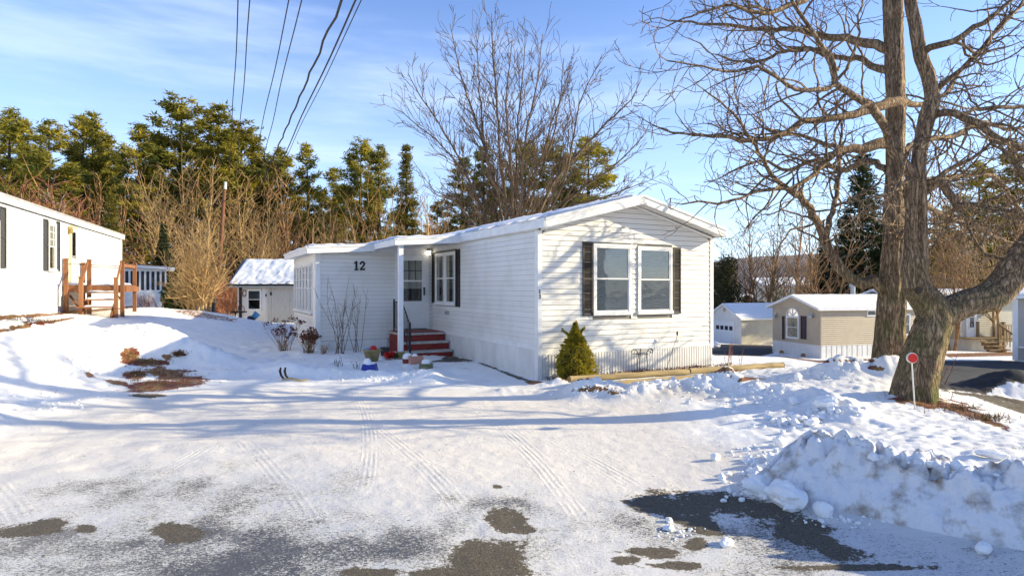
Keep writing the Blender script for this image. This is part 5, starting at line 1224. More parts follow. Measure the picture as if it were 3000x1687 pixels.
# ---- conifers
def pine_proto(seed, H_, n_wh, rmax, start, tuft, m_, kind='pine', ragged=.5):
    rnd = random.Random(seed); fol = MB(); br = MB()
    lean = Vector((rnd.uniform(-.02, .02), rnd.uniform(-.02, .02), 1))
    br.tube([lean*(H_*i/10) for i in range(11)], [max(.03, .019*H_*(1-i/10.3)) for i in range(11)], 8, False)
    for w_ in range(n_wh):
        t_ = start + (1-start)*(w_+rnd.uniform(-.3, .3))/n_wh; t_ = min(.99, t_); z = H_*t_
        k = (1-t_)/(1-start)
        if kind == 'pine': prof = rmax*min(1, k*1.5+.10)**.8*(.55+.45*math.sin(PI*min(1, k*.8+.25)))
        else: prof = rmax*(k*.95+.03)
        nb = rnd.randint(4, 6) if kind == 'pine' else 9
        for b in range(nb):
            if kind == 'pine' and rnd.random() < ragged*.35: continue
            a = rnd.uniform(0, 2*PI); L_ = prof*rnd.uniform(1-ragged, 1.12); el = rnd.uniform(.02, .40)*(1 if kind == 'pine' else -.6) + (.5*(1-k) if kind == 'pine' else 0)
            d = Vector((math.cos(a), math.sin(a), el)).normalized(); p = lean*z; pts = [p.copy()]; q = p.copy(); ns = 5
            for i in range(ns):
                d = (d + Vector((rnd.gauss(0, .08), rnd.gauss(0, .08), .05))).normalized(); q = q + d*L_/ns; pts.append(q.copy())
            br.tube(pts, [max(.012, .030*L_/2*(1-i/(ns+.5))) for i in range(ns+1)], 3, False)
            nt_ = max(2, int(L_*(7.0 if kind == 'pine' else 6)))
            for c_ in range(nt_):
                f_ = rnd.uniform(.30, 1.05)**.8; ii = min(ns-1, int(f_*ns)); base = pts[ii].lerp(pts[ii+1], min(1, f_*ns-ii))
                side = d.cross(Vector((0, 0, 1))).normalized()*rnd.uniform(-1, 1)*L_*.30*(1.1-f_*.5)
                c = base + side + Vector((0, 0, rnd.uniform(-.02, .12)*tuft*3))
                for _ in range(14 if kind == 'pine' else 9):
                    dd = Vector((rnd.gauss(0, 1), rnd.gauss(0, 1), rnd.gauss(.30, .55))).normalized(); s = tuft*rnd.uniform(.6, 1.3); e = dd.orthogonal().normalized(); e = e*math.cos(rnd.random()*6.3)+dd.cross(e)*math.sin(rnd.random()*6.3)
                    o_ = c + Vector((rnd.gauss(0, .5), rnd.gauss(0, .5), rnd.gauss(0, .28)))*tuft
                    fol.poly([o_-e*s*.15, o_+e*s*.15, o_+dd*s])
    a_ = br.build('trunk', M['barkpine']); b_ = fol.build('crown', m_); r_ = (a_.data, b_.data, H_); unl(a_, b_); return r_
PN_ = [pine_proto(101, 16, 20, 2.9, .32, .34, M['needles']), pine_proto(102, 16, 22, 2.6, .25, .34, M['needles'], ragged=.6), pine_proto(103, 16, 18, 3.3, .40, .36, M['needles'], ragged=.65), pine_proto(104, 16, 24, 2.3, .15, .32, M['needles'], ragged=.5)]
PN_.append(pine_proto(107, 16, 23, 2.9, .12, .34, M['needles'], ragged=.4))
SPR = pine_proto(105, 12, 42, 1.75, .03, .26, M['needlesgold'], 'spruce', .2)
SPD = pine_proto(106, 12, 40, 2.6, .03, .30, M['needlesdark'], 'spruce', .3)
prn = random.Random(9)
def plant_pine(v, px, topy, d, label, sx=1.0, name='pine_tree', group='pines behind the homes', cat='pine tree', rz=None):
    pr = PN_[v] if isinstance(v, int) else v; x = (px-CX)/F*d; z0 = gz(x, d)-.2; Hh = CZ+(CY-topy)/F*d - z0
    o = thing(name, (x, d, z0), prn.uniform(0, 6.28) if rz is None else rz, label, cat, group); s = Hh/pr[2]; sx *= 1.10 if isinstance(v, int) else 1; o.scale = (s*sx, s*sx, s)
    link('trunk', pr[0], None, o); link('crown', pr[1], None, o); return o
pines = [
 (0, 22, 325, 52, 'pine at the left edge, above the near end of the neighbor roof', 1.15), (3, 80, 342, 60, 'slim pine second from the left edge', .9), (4, 152, 352, 50, 'yellow green pine third from the left edge', 1.2),
 (2, 243, 345, 55, 'open crowned pine, left of the two leaning thin pines over the neighbor roof', .95), (0, 273, 337, 60, 'open crowned pine, right of the thin pair over the neighbor roof', .9), (3, 332, 388, 62, 'short dark pine in the dip between the neighbor roof pines and the tallest pine', 1.0),
 (1, 408, 362, 54, 'broad pine immediately left of the tallest pine', 1.15), (2, 516, 283, 56, 'tallest pine of the row, with a ragged irregular top', 1.15), (1, 630, 308, 56, 'tall pine just right of the tallest one, crossed by the left wires', 1.15),
 (0, 712, 357, 58, 'dense rounded pine right of the left wires', 1.25), (3, 770, 470, 60, 'lower pine under the twisted cable', 1.3), (0, 812, 440, 62, 'pine at the right end of the left clump, under the rightmost wires', 1.25), (4, 860, 560, 64, 'low golden pine right of the wires, above the addition roof', 1.4),
 (3, 911, 415, 60, 'solitary slim pine in the gap right of the wires', 1.0), (1, 972, 492, 66, 'short dark pine between the solitary pine and the pine pair', 1.1), (0, 1052, 412, 60, 'dark pine, left of the pair beside the pointed spruce', 1.0), (4, 1112, 425, 58, 'golden pine, right of the pair beside the pointed spruce', 1.05),
 (3, 1352, 452, 64, 'dark pine left of the multi-stem maple trunks', 1.15), (1, 1411, 430, 64, 'pine directly behind the left maple stems', 1.0), (2, 1530, 415, 64, 'broad pine between the maple stems', 1.1), (0, 1625, 412, 64, 'pine behind the leaning maple stem', 1.0), (2, 1722, 408, 62, 'spreading flat branched pine right of the maple, above the roof slope', 1.25),
 (4, 1280, 590, 66, 'low pine behind the roof left of the maple', 1.2), (4, 590, 450, 62, 'pine half hidden behind the pale bare tree', 1.2), (4, 450, 500, 62, 'lower pine filling under the tallest pine', 1.2), (4, 200, 480, 66, 'lower pine behind the reddish saplings', 1.3), (4, 690, 520, 66, 'low pine behind the leaning pole', 1.3),
 (4, 2870, 470, 62, 'brownish pine behind the right limb of the forked tree', 1.2), (1, 2965, 430, 60, 'pine at the right edge above the cream home', 1.2), (4, 2770, 600, 66, 'low pine seen between the trunk and the right limb', 1.3), (0, 3060, 520, 60, 'pine just beyond the right edge', 1.2)]
for (v, px, ty, d, lb, sx) in pines: plant_pine(v, px, ty, d, lb, sx)
for (v, px, ty, lb) in ((4, -20, 420, 'back row pine low behind the leftmost pine'), (4, 120, 430, 'back row pine between the second and third pines'), (1, 300, 440, 'back row pine behind the thin open crowned pair'), (4, 365, 430, 'back row pine filling the dip left of the tallest pine'), (0, 465, 400, 'back row pine just left behind the tallest pine'), (4, 575, 400, 'back row pine just right behind the tallest pine'),
    (1, 672, 400, 'back row pine between the left wires and the rounded pine'), (4, 755, 430, 'back row pine behind the thin overhead wires'), (4, 940, 560, 'low back row pine right of the solitary slim pine'), (4, 1010, 540, 'low back row pine left of the pine pair')): plant_pine(v, px, ty, 76, lb, 1.15)
plant_pine(SPR, 1194, 420, 52, 'narrow pointed sunlit spruce left of the maple', 1.0, 'spruce_tree', 'spruces', 'spruce')
plant_pine(SPR, 326, 545, 36, 'small golden spruce beside the far end of the neighbor home', 1.05, 'spruce_tree', 'spruces', 'spruce')
plant_pine(SPD, 478, 655, 40, 'small dark spruce in the understory right of the deck', 1.0, 'spruce_tree', 'spruces', 'spruce')
plant_pine(SPD, 2520, 450, 74, 'tall dark shaded spruce behind the left big trunk', 1.25, 'spruce_tree', 'spruces', 'spruce')
plant_pine(SPD, 2420, 690, 76, 'lower dark spruce left of the tall shaded spruce', 1.5, 'spruce_tree', 'spruces', 'spruce')
plant_pine(SPD, 2610, 600, 76, 'lower dark spruce between the two big trunks', 1.4, 'spruce_tree', 'spruces', 'spruce')

bares = [
 ('tanB', 543, 388, 46, 'pale many stemmed bare tree in front of the tallest pine', 1.1), ('tanA', 598, 430, 47, 'pale single stem bare tree right of the pale many stemmed one', 1.1), ('tanC', 700, 470, 48, 'pale bare tree behind the leaning pole', 1.2), ('tanB', 775, 500, 48, 'wide pale bare tree under the twisted cable', 1.2),
 ('tanA', 430, 480, 50, 'thin bare tree left of the tallest pine', 1.0), ('brownA', 835, 560, 50, 'brown bare tree at the right end of the left woods', 1.2), ('tanC', 480, 560, 42, 'tan bare tree above the dark understory spruce', 1.0), ('tanA', 650, 560, 44, 'tan bare tree just left of the leaning pole', 1.2), ('tanB', 740, 620, 42, 'low tan bare tree right of the leaning pole, above the shed', 1.2),
 ('birch', 240, 480, 46, 'whitish birch above the neighbor roof, right of the reddish saplings', 1.1), ('redA', 60, 490, 36, 'reddish bare saplings above the left end of the neighbor roof', 1.6), ('redA', 145, 470, 40, 'reddish bare saplings above the middle of the neighbor roof', 1.8), ('redA', 215, 560, 38, 'low reddish saplings above the neighbor window', 1.5), ('brownB', 275, 500, 44, 'bare brown tree over the far end of the neighbor roof', 1.2), ('redA', 100, 560, 34, 'low reddish brush peeking over the neighbor roof near the left edge', 1.6),
 ('tanC', 960, 560, 50, 'pale bare tree below the solitary slim pine', 1.0), ('tanB', 1075, 560, 48, 'pale bare tree in front of the golden pine', 1.0), ('tanA', 1255, 520, 46, 'thin bare tree right of the pointed spruce', 1.0), ('brownA', 1330, 600, 46, 'bare brown tree behind the roof left of the maple', 1.2), ('tanA', 905, 620, 46, 'small pale bare tree above the addition roof', 1.2),
 ('brownA', 2235, 560, 66, 'thin bare tree left of the small house garage view', 1.1), ('brownB', 2330, 545, 58, 'bare tree above the arched window of the tan home', 1.2), ('brownA', 2170, 640, 68, 'small bare tree above the cream garage', 1.2), ('brownA', 2400, 560, 50, 'bare tree above the right end of the tan roof', 1.2), ('tanB', 2285, 640, 64, 'low bare tree over the tan home gable', 1.2),
 ('brownB', 2740, 470, 46, 'bare tree between the forked trunk and the right limb', 1.2), ('brownA', 2850, 430, 48, 'bare spreading tree above the big right limb', 1.3), ('tanB', 2920, 560, 42, 'tan bare tree right of the forked tree', 1.2), ('brownA', 2790, 620, 40, 'low bare tree behind the crook of the right limb', 1.2), ('brownB', 2980, 400, 50, 'bare tree at the right edge', 1.3), ('tanC', 2700, 560, 50, 'bare tree right behind the forked trunk', 1.2)]
for (k, px, ty, d, lb, sx) in bares: plant_tree(k, px, ty, d, label=lb, sx=sx, group='bare trees in the woods')
# big maple behind the house
rnd = random.Random(12); MP = thing('maple_tree', (0, 0, 0), 0, 'large multi-stem bare maple rising behind the white home', 'tree', None)
dM = 29.0; zg = gz((1490-CX)/F*dM, dM); stems = [
 [(1488,880,16),(1486,700,15),(1483,600,13),(1470,500,10),(1462,400,8),(1455,300,7),(1447,200,6),(1442,110,4),(1440,40,2)],
 [(1500,880,14),(1498,700,13),(1500,600,11),(1498,500,9),(1490,400,8),(1482,300,6),(1492,200,4),(1500,120,2)],
 [(1480,880,14),(1465,700,13),(1452,620,12),(1450,540,10),(1430,470,9),(1405,390,8),(1380,310,6),(1350,220,5),(1330,130,3),(1318,70,2)],
 [(1510,880,13),(1515,680,12),(1528,600,10),(1530,500,9),(1540,400,8),(1562,300,6),(1580,200,4),(1590,100,2)],
 [(1478,860,10),(1445,700,9),(1410,600,8),(1375,530,7),(1325,460,6),(1275,410,5),(1230,370,4),(1180,330,2.5),(1150,315,1.5)],
 [(1492,820,10),(1505,640,9),(1512,520,8),(1515,400,6),(1525,290,5),(1535,180,3),(1540,90,2)],
 [(1486,820,10),(1470,640,9),(1440,520,8),(1418,410,6),(1408,300,5),(1400,190,3),(1395,80,2)],
 [(1505,820,10),(1530,640,9),(1565,520,7),(1600,420,6),(1625,330,4),(1668,240,2)],
 [(1470,780,9),(1420,640,8),(1370,520,7),(1320,420,6),(1270,340,5),(1225,270,3.5),(1195,215,2)],
 [(1520,840,15),(1545,720,13),(1581,621,13),(1620,540,11),(1680,470,9),(1740,400,8),(1800,340,6),(1850,290,4),(1880,230,2)],
 [(1535,820,11),(1590,660,10),(1640,560,8),(1672,450,7),(1690,340,5),(1720,250,4),(1760,180,2)],
 [(1550,820,10),(1620,640,9),(1700,560,7),(1780,500,6),(1850,440,4),(1895,380,2)],
 [(1495,800,9),(1540,640,8),(1580,520,7),(1620,400,6),(1640,290,4),(1650,180,2)],
 [(1540,760,8),(1640,620,7),(1730,590,6),(1820,560,4),(1890,530,2)],
 [(1475,820,9),(1430,710,8),(1375,640,6),(1330,590,5),(1280,570,3),(1240,540,2)]]
tw = MB(); rnM = random.Random(4)
for si, st in enumerate(stems):
    dofs = rnM.uniform(-2.2, 2.2)
    pts = []
    for j, q in enumerate(st):
        d = dM + dofs*min(1, j/4); pts.append((at(q[0], q[1], d), q[2]*d/F*.42))
    P_, Q = limb_pts(pts, .45, .02, rnM); MB().tube(P_, Q, 7, False).build('trunk', M['barkmaple'], MP, True)
    for i in range(3, len(P_)-1):
        for _ in range(2):
            if rnM.random() > (.5 if i < len(P_)*.4 else .98): continue
            d = (P_[i+1]-P_[i-1]).normalized(); ax = Vector((rnM.gauss(0, 1), rnM.gauss(0, 1), rnM.gauss(0, 1))).cross(d).normalized(); th = R(rnM.uniform(18, 45))
            t_ = i/len(P_); grow(tw, P_[i], d*math.cos(th)+ax*math.sin(th), (3.2*(1.1-t_)+.5)*rnM.uniform(.5, 1), Q[i]*.5, 0, rnM, BPm)
tw.build('branches', M['barkmaple'], MP)['kind'] = 'stuff'
pivot(MP, Vector(((1490-CX)/F*dM, dM, zg)))

# understory: thin stems and brush too many to count
rnd = random.Random(31); mb = MB()
for _ in range(760):
    px = rnd.uniform(-80, 1330) if rnd.random() < .8 else rnd.uniform(2180, 3050); d = rnd.uniform(46, 74) if px < 1400 else rnd.uniform(66, 90); x = (px-CX)/F*d; z0 = gz(x, d); h_ = rnd.uniform(3, 11); p = Vector((x, d, z0-.2)); a = Vector((rnd.gauss(0, .05), rnd.gauss(0, .05), 1))
    pts = [p + a*(h_*i/5) + Vector((rnd.gauss(0, .07), 0, 0))*i for i in range(6)]; r0 = rnd.uniform(.03, .10); mb.tube(pts, [r0*(1-i/6.5) for i in range(6)], 4, False)
    for _ in range(7):
        i = rnd.randint(2, 5); q = pts[i]; dd = Vector((rnd.gauss(0, .6), rnd.gauss(0, .6), rnd.uniform(.3, 1))).normalized(); l_ = rnd.uniform(.8, 2.4); mb.tube([q, q+dd*l_*.5+Vector((rnd.gauss(0, .1), 0, 0)), q+dd*l_+Vector((0, 0, .2*l_))], [.025, .018, .012], 3, False)
tag(mb.build('woods', M['barkbrown']), 'dense far woods of thin brown stems behind the homes', kind='stuff')
mb = MB()
for _ in range(1700):
    px = rnd.uniform(-60, 1320) if rnd.random() < .72 else rnd.uniform(2180, 3050); d = rnd.uniform(38, 66); x = (px-CX)/F*d; z0 = gz(x, d)
    if px > 1400: d = rnd.uniform(64, 84); x = (px-CX)/F*d; z0 = gz(x, d)
    for _ in range(5):
        dd = Vector((rnd.gauss(0, .35), rnd.gauss(0, .35), 1)).normalized(); l_ = rnd.uniform(.8, 2.8); p = Vector((x+rnd.gauss(0, .3), d, z0-.1)); m_ = p+dd*l_*.5+Vector((rnd.gauss(0, .1), 0, 0)); mb.tube([p, m_, p+dd*l_], [.022, .016, .010], 3, False)
        mb.tube([m_, m_+Vector((rnd.gauss(0, .5), rnd.gauss(0, .3), .5)).normalized()*l_*.5], [.014, .009], 3, False)
tag(mb.build('underbrush', M['barkbrown']), 'reddish brown underbrush along the foot of the woods', kind='stuff')

# multi-stem shrubs between the deck and the shed
plant_tree('bushT', 592, 625, 25.6, label='large tan many stemmed shrub left of the shed', group='shrubs by the shed', cat='shrub', name='bare_shrub', basey=930, sx=.85)
plant_tree('bushT', 560, 690, 26, label='smaller tan shrub left of the large many stemmed one', group='shrubs by the shed', cat='shrub', name='bare_shrub', basey=925, sx=.8)
plant_tree('scrub', 665, 810, 33, label='rusty brown brush directly left of the shed corner', group='shrubs by the shed', cat='shrub', name='bare_shrub', sx=1.2)
plant_tree('scrub', 640, 800, 38, label='rusty brush behind the black post', group='shrubs by the shed', cat='shrub', name='bare_shrub', sx=1.4)
plant_tree('scrub', 430, 850, 26.5, label='thin brown brush in front of the small sunroom', group='shrubs by the shed', cat='shrub', name='bare_shrub', sx=1.3)
x = (520-CX)/F*28.5; z0 = gz(x, 28.5); sh = thing('evergreen_shrub', (x, 28.5, z0), 0, 'small yellow green shrub right of the sunroom', 'shrub')
q = MB(); leaf_blob(q, (0, 0, .75), .75, .6, .75, 1500, .10, random.Random(3)); q.build('foliage', M['bushgreen'], sh); MB().tube([(0, 0, -.1), (0, 0, .8)], .03, 5).build('stem', M['barkbrown'], sh)
# dark yew right of the house
def yew(px, d, w_, h_, lb, seed):
    x = (px-CX)/F*d; z0 = gz(x, d); o = thing('evergreen_bush', (x, d, z0), 0, lb, 'evergreen', 'dark evergreens right of the home'); q = MB(); r_ = random.Random(seed)
    for _ in range(46):
        a = r_.uniform(0, 6.28); hh = r_.random(); rr_ = w_*.36*(1-hh**2.2)*r_.uniform(.5, 1)
        leaf_blob(q, (math.cos(a)*rr_, math.sin(a)*rr_, h_*(.08+.84*hh)), w_*.2, w_*.2, h_*.11, 130, .13, r_, .5)
    q.build('foliage', M['hedge'], o); MB().tube([(0, 0, -.3), (0, 0, h_*.8)], [.12, .04], 6).build('stem', M['barkpine'], o)
yew(2132, 66, 5.0, 9.0, 'tall rounded dark evergreen just right of the home corner', 1); yew(2090, 69, 4.2, 8.4, 'dark evergreen partly hidden by the home corner', 2); yew(2225, 70, 4.6, 4.2, 'low dark evergreen behind the garage roof', 3); yew(2190, 72, 4.0, 4.8, 'low dark evergreen beside the tall rounded one', 4)

# ------------------------------------------------------------------ dwarf spruce, logs, garden iron
x, d = 1.215, 11.75; z0 = gz(x, d)-.02
DS = thing('dwarf_spruce', (x, d, z0), 0, 'golden green cone shaped dwarf spruce at the front corner of the home', 'evergreen')
q = MB(); r_ = random.Random(8)
def dsr(t_): return .35*(math.sin(PI*min(1, (t_+.10)*.62+.28)))*(1-t_**3.2)**.8 if t_ < 1 else 0
q2 = MB(); q2.lathe([(max(.005, dsr(i/12)*.72), i/12*1.10) for i in range(13)], seg=14); q2.build('core', M['hedge'], DS)
for _ in range(2400):
    t_ = r_.random()**1.15; a = r_.uniform(0, 2*PI); lob = 1+.12*math.sin(a*5+t_*9)+.08*math.sin(a*9-t_*17); rr_ = dsr(t_)*lob*r_.uniform(.72, 1.04); c = Vector((math.cos(a)*rr_, math.sin(a)*rr_, .02+t_*1.12))
    dn = Vector((math.cos(a), math.sin(a), .75)).normalized()
    for _ in range(8):
        dd = (dn + Vector((r_.gauss(0, .5), r_.gauss(0, .5), r_.gauss(0, .4)))).normalized(); s = r_.uniform(.025, .055); e = dd.orthogonal().normalized(); e = e*math.cos(r_.random()*6.3)+dd.cross(e)*math.sin(r_.random()*6.3); o_ = c+Vector((r_.gauss(0, .012), r_.gauss(0, .012), r_.gauss(0, .012)))
        q.poly([o_-e*s*.20, o_+e*s*.20, o_+dd*s])
for (a, t0_) in ((2.7, .86), (.9, .9)):
    for k in range(14): c = Vector((math.cos(a)*(.08+.015*k), 0, 1.0*t0_+.012*k)); leaf_blob(q, c, .02, .02, .02, 6, .03, r_)
q.build('foliage', M['dwarf'], DS); MB().tube([(0, 0, -.1), (0, 0, 1)], [.04, .01], 6).build('stem', M['barkpine'], DS)

def log(pa, pb, r_, lb, zo=0):
    a, b = Vector(pa), Vector(pb); n = 22; rn = random.Random(int(r_*1e4)+int(pa[0]*100)); L_ = (b-a).length
    o = thing('landscape_timber', a, math.atan2((b-a).y, (b-a).x), lb, 'timber', 'peeled round timbers edging the flower bed'); tilt = math.asin((b-a).z/L_); o.rotation_euler = (0, -tilt, math.atan2((b-a).y, (b-a).x))
    pts = [(L_*i/n, .006*math.sin(i*.9+r_*99), .004*math.cos(i*1.3)) for i in range(n+1)]
    MB().tube(pts, [r_*(1+rn.uniform(-.05, .05)) for _ in pts], 14, False).build('shaft', M['log'], o, True)
    for xx, sg in ((-.001, -1), (L_+.001, 1)):
        e = MB(); e.tube([(xx, .0, .0), (xx+sg*.006, 0, 0)], [r_*1.0, r_*.93], 14); e.build('cut_end', M['logend'], o)
def zt(x, y, o): return gz(x, y)*0+o
la_, lb_, lc_ = Vector((1.02, 10.95, 0)), Vector((3.45, 12.00, 0)), Vector((5.75, 13.03, 0)); off = Vector((.18, -.10, 0))
log((la_.x, la_.y, .19), (lb_.x, lb_.y, .185), .058, 'upper left timber of the stacked round timbers in front of the home')
log((lb_.x+.02, lb_.y+.01, .19), (lc_.x, lc_.y, .19), .060, 'upper right timber reaching past the home corner')
log((la_.x+.20, la_.y-.12, .085), (lb_.x+.1, lb_.y-.10, .08), .055, 'lower left timber partly buried in snow')
log((lb_.x+.25, lb_.y-.03, .08), (lc_.x-.02, lc_.y-.12, .10), .055, 'lower right timber partly buried in snow')

# plant stand
x, d = 2.71, 12.75; z0 = gz(x, d)-.02; PS = thing('plant_stand', (x, d, z0), A12, 'rusty wrought iron plant stand with scrolls and a clear dish by the home front', 'plant stand')
def scroll(c, sx, m_par):
    pts = [(c[0]*0 + sx*.06, 0, -.02), (sx*.10, 0, .22), (sx*.075, 0, .42), (sx*.14, 0, .53), (sx*.20, 0, .51), (sx*.20, 0, .45), (sx*.155, 0, .445), (sx*.16, 0, .48)]
    P_, Q = limb_pts([(Vector(p), .008) for p in pts], .03, 0, random.Random(1)); MB().tube(P_, .0085, 6).build('leg', M['iron'], m_par, True)
scroll((0,), 1.35, PS); scroll((0,), -1.35, PS); MB().tube([(0, .1, -.02), (0, .06, .54)], .010, 6).build('leg', M['iron'], PS)
MB().tube([(.13*math.cos(a_), .02+.13*math.sin(a_), .43) for a_ in [2*PI*i/16 for i in range(17)]], .007, 5).build('ring', M['iron'], PS, True)
MB().lathe([(.0, .0), (.12, .01), (.22, .04), (.225, .046)], (0, .03, .47), 24).build('dish', M['dish'], PS, True)
a, b = at(1949, 1084, 13.2), at(1984, 984, 13.35); SK = thing('garden_stake', (a.x, a.y, a.z), 0, 'thin leaning iron garden stake with a dark finial in front of the skirting', 'garden stake')
MB().tube([(0, 0, -.05), tuple(b-a)], .005, 5).build('rod', M['iron'], SK); MB().lathe([(0, 0), (.02, .02), (.022, .07), (.012, .10), (0, .12)], tuple(b-a), 8).build('finial', M['iron'], SK); MB().tube([tuple((b-a)*.97), tuple((b-a)*.6+Vector((.10, 0, 0)))], .003, 4).build('brace', M['iron'], SK)
tag(MB().lathe([(0, .03), (.09, .028), (.13, .012), (.14, 0)], (0, 0, 0), 16).build('ground_disc', M['trim'], None, True, tuple(Vector((2.95, 12.55, gz(2.95, 12.55))))), 'pale round disc lying in the leaves beside the plant stand', 'disc')

# red driveway marker
x, d = 5.21, 8.0; z0 = gz(x, d); zc = CZ-(1048-CY)/F*d
DM = thing('driveway_marker', (x, d, z0), 0, 'white driveway marker with a round red reflector in front of the forked tree', 'marker')
MB().tube([(.05, 0, -.08), (0, 0, zc-z0)], .009, 8).build('stake', M['marker'], DM); MB().tube([(0, -.022, zc-z0), (0, -.034, zc-z0)], .058, 28).build('reflector', M['reflector'], DM); MB().tube([(0, -.021, zc-z0), (0, .006, zc-z0)], .069, 28).build('rim', M['marker'], DM)

# ------------------------------------------------------------------ pots and clutter by the steps
def mound(par, r_, h_, z, nm='snow_cap', seed=1, c=(0, 0)):
    q = MB(); q.lathe([(r_, z), (r_*1.02, z+h_*.3), (r_*.85, z+h_*.75), (r_*.45, z+h_), (.004, z+h_*1.03)], (c[0], c[1], 0), 18); return q.build(nm, M['snow'], par, True)
def place(name, px, py, d, lb, cat, group=None, rz=0, dz=0):
    x = (px-CX)/F*d; z = gz(x, d)+dz; return thing(name, (x, d, z), rz, lb, cat, group)
o = place('flower_pot', 1090, 1052, 13.9, 'mossy tan flower pot holding a red ball left of the porch post', 'flower pot', 'pots around the porch steps', dz=-.03)
MB().lathe([(0, 0), (.125, 0), (.185, .24), (.205, .245), (.205, .285), (.18, .285), (.17, .2), (0, .2)], seg=24).build('body', M['pot'], o, True)
tag(MB().lathe([(.0, -.09), (.06, -.068), (.088, -.02), (.088, .02), (.06, .068), (0, .09)], seg=16).build('toy_ball', M['red'], None, True, tuple(o.location+Vector((.03, -.02, .29)))), 'shiny red ball resting in the tan flower pot', 'ball')
tag(MB().lathe([(.0, -.05), (.05, -.03), (.06, .0), (.04, .04), (0, .05)], seg=9).build('blue_rag', M['lightblue'], None, True, tuple(o.location+Vector((-.09, -.03, .28)))), 'crumpled pale blue thing beside the red ball in the tan pot', 'rag')
o = place('glazed_planter', 1083, 1080, 12.9, 'cobalt blue square planter topped with a snow ball', 'planter', 'pots around the porch steps', dz=-.03)
MB().hexa([(-.17, -.15, 0), (.17, -.15, 0), (.17, .15, 0), (-.17, .15, 0), (-.125, -.11, .21), (.125, -.11, .21), (.125, .11, .21), (-.125, .11, .21)]).build('body', M['blue'], o)
mound(o, .085, .12, .20, c=(-.05, 0)); mound(o, .12, .04, .20)
o = place('red_planter', 1194, 1050, 13.9, 'dark red round planter under a snow cap at the porch post', 'planter', 'pots around the porch steps', dz=-.05)
MB().lathe([(0, 0), (.10, 0), (.12, .14), (.0, .14)], seg=20).build('body', M['crimson'], o, True); mound(o, .115, .12, .14)
o = place('terracotta_box', 1218, 1052, 13.8, 'pink terracotta trough with snow right of the red planter', 'planter', 'pots around the porch steps', rz=A12, dz=-.04)
q = MB(); q.box(-.15, .15, -.09, -.06, 0, .19); q.box(-.15, .15, .06, .09, 0, .19); q.box(-.15, -.12, -.06, .06, 0, .19); q.box(.12, .15, -.06, .06, 0, .19); q.box(-.12, .12, -.06, .06, 0, .15); q.build('body', M['pink'], o); mound(o, .07, .09, .15, c=(-.02, 0))
o = place('glazed_bowl', 1248, 1064, 13.3, 'low green and tan glazed bowl capped with snow before the steps', 'planter', 'pots around the porch steps', dz=-.02)
MB().lathe([(0, 0), (.15, 0), (.155, .07), (.145, .13), (.16, .135), (.16, .155), (0, .15)], seg=22).build('body', M['glaze'], o, True); mound(o, .10, .09, .15)
o = place('dark_pot', 1128, 1022, 14.9, 'dark plastic pot beside the brick step flank', 'flower pot', 'pots around the porch steps')
MB().lathe([(0, 0), (.10, 0), (.13, .20), (.115, .20), (0, .17)], seg=16).build('body', M['black'], o, True)
o = place('red_flower', 1141, 1034, 14.5, 'bright red artificial flower cluster against the brick steps', 'flower')
q = MB(); leaf_blob(q, (0, 0, .12), .13, .1, .08, 80, .06, random.Random(5)); q.build('petals', M['red'], o); q = MB(); leaf_blob(q, (.13, 0, .09), .06, .08, .07, 40, .05, random.Random(6)); q.build('leaves', M['hedge'], o)

# shrubs beside the addition
def stems_plant(name, px, py, d, n, h_, sp_, lb, m_, r_=.006, leaves=None, seed=1, cat='shrub', curve=.2, grp=None, leafn=10, lsize=.05):
    o = place(name, px, py, d, lb, cat, grp); rn = random.Random(seed); q = MB(); lf = MB()
    for _ in range(n):
        a = rn.uniform(0, 6.28); t_ = sp_*rn.random()**.6; dd = Vector((math.cos(a)*t_, math.sin(a)*t_, 1)).normalized(); L_ = h_*rn.uniform(.5, 1); p = Vector((rn.gauss(0, .06), rn.gauss(0, .06), -.03)); pts = [p.copy()]
        for i in range(6): dd = (dd+Vector((rn.gauss(0, .08), rn.gauss(0, .08), curve*.1))).normalized(); p = p+dd*L_/6; pts.append(p.copy())
        q.tube(pts, [r_*(1-i/8) for i in range(7)], 4, False)
        for _ in range(3):
            i = rn.randint(3, 5); d2 = (dd+Vector((rn.gauss(0, .7), rn.gauss(0, .7), .2))).normalized(); q.tube([pts[i], pts[i]+d2*L_*.2], [r_*.5, r_*.25], 3, False)
        if leaves and rn.random() < .8: lf = MB(); leaf_blob(lf, tuple(pts[-1]), .09, .09, .06, leafn, lsize, rn); tag(lf.build('dead_bloom', M[leaves], o), kind='stuff')
    q.build('stems', M[m_], o)
    return o
stems_plant('hydrangea', 832, 1015, 16.4, 34, .95, .75, 'brown hydrangea with dead blooms left of the addition corner', 'barkbrown', .007, 'deadleaf', 3, leafn=9, lsize=.04)
stems_plant('dead_perennial', 905, 1030, 15.2, 50, .62, .6, 'clump of rust brown dead stems at the addition corner', 'hay', .006, 'deadleaf', 4, leafn=7, lsize=.045)
stems_plant('dead_perennial', 950, 1030, 15.0, 30, .3, .8, 'low dark dead stems at the foot of the addition wall', 'barkbrown', .005, None, 6)
stems_plant('bare_lilac', 1000, 1030, 15.0, 12, 2.1, .35, 'tall thin bare shrub in front of the addition wall under the number 12', 'barkmaple', .009, None, 14)
stems_plant('bare_lilac', 1040, 1024, 15.4, 6, 1.9, .22, 'second thin bare shrub in front of the addition wall, nearer the steps', 'barkmaple', .009, None, 15)
stems_plant('dead_perennial', 990, 1062, 13.2, 10, .26, .6, 'small dark dead plant poking from the snow before the addition', 'iron', .006, None, 16, 'plant')
stems_plant('dead_perennial', 1042, 1066, 12.9, 6, .22, .5, 'tiny dead plant left of the blue planter', 'iron', .006, None, 17, 'plant')
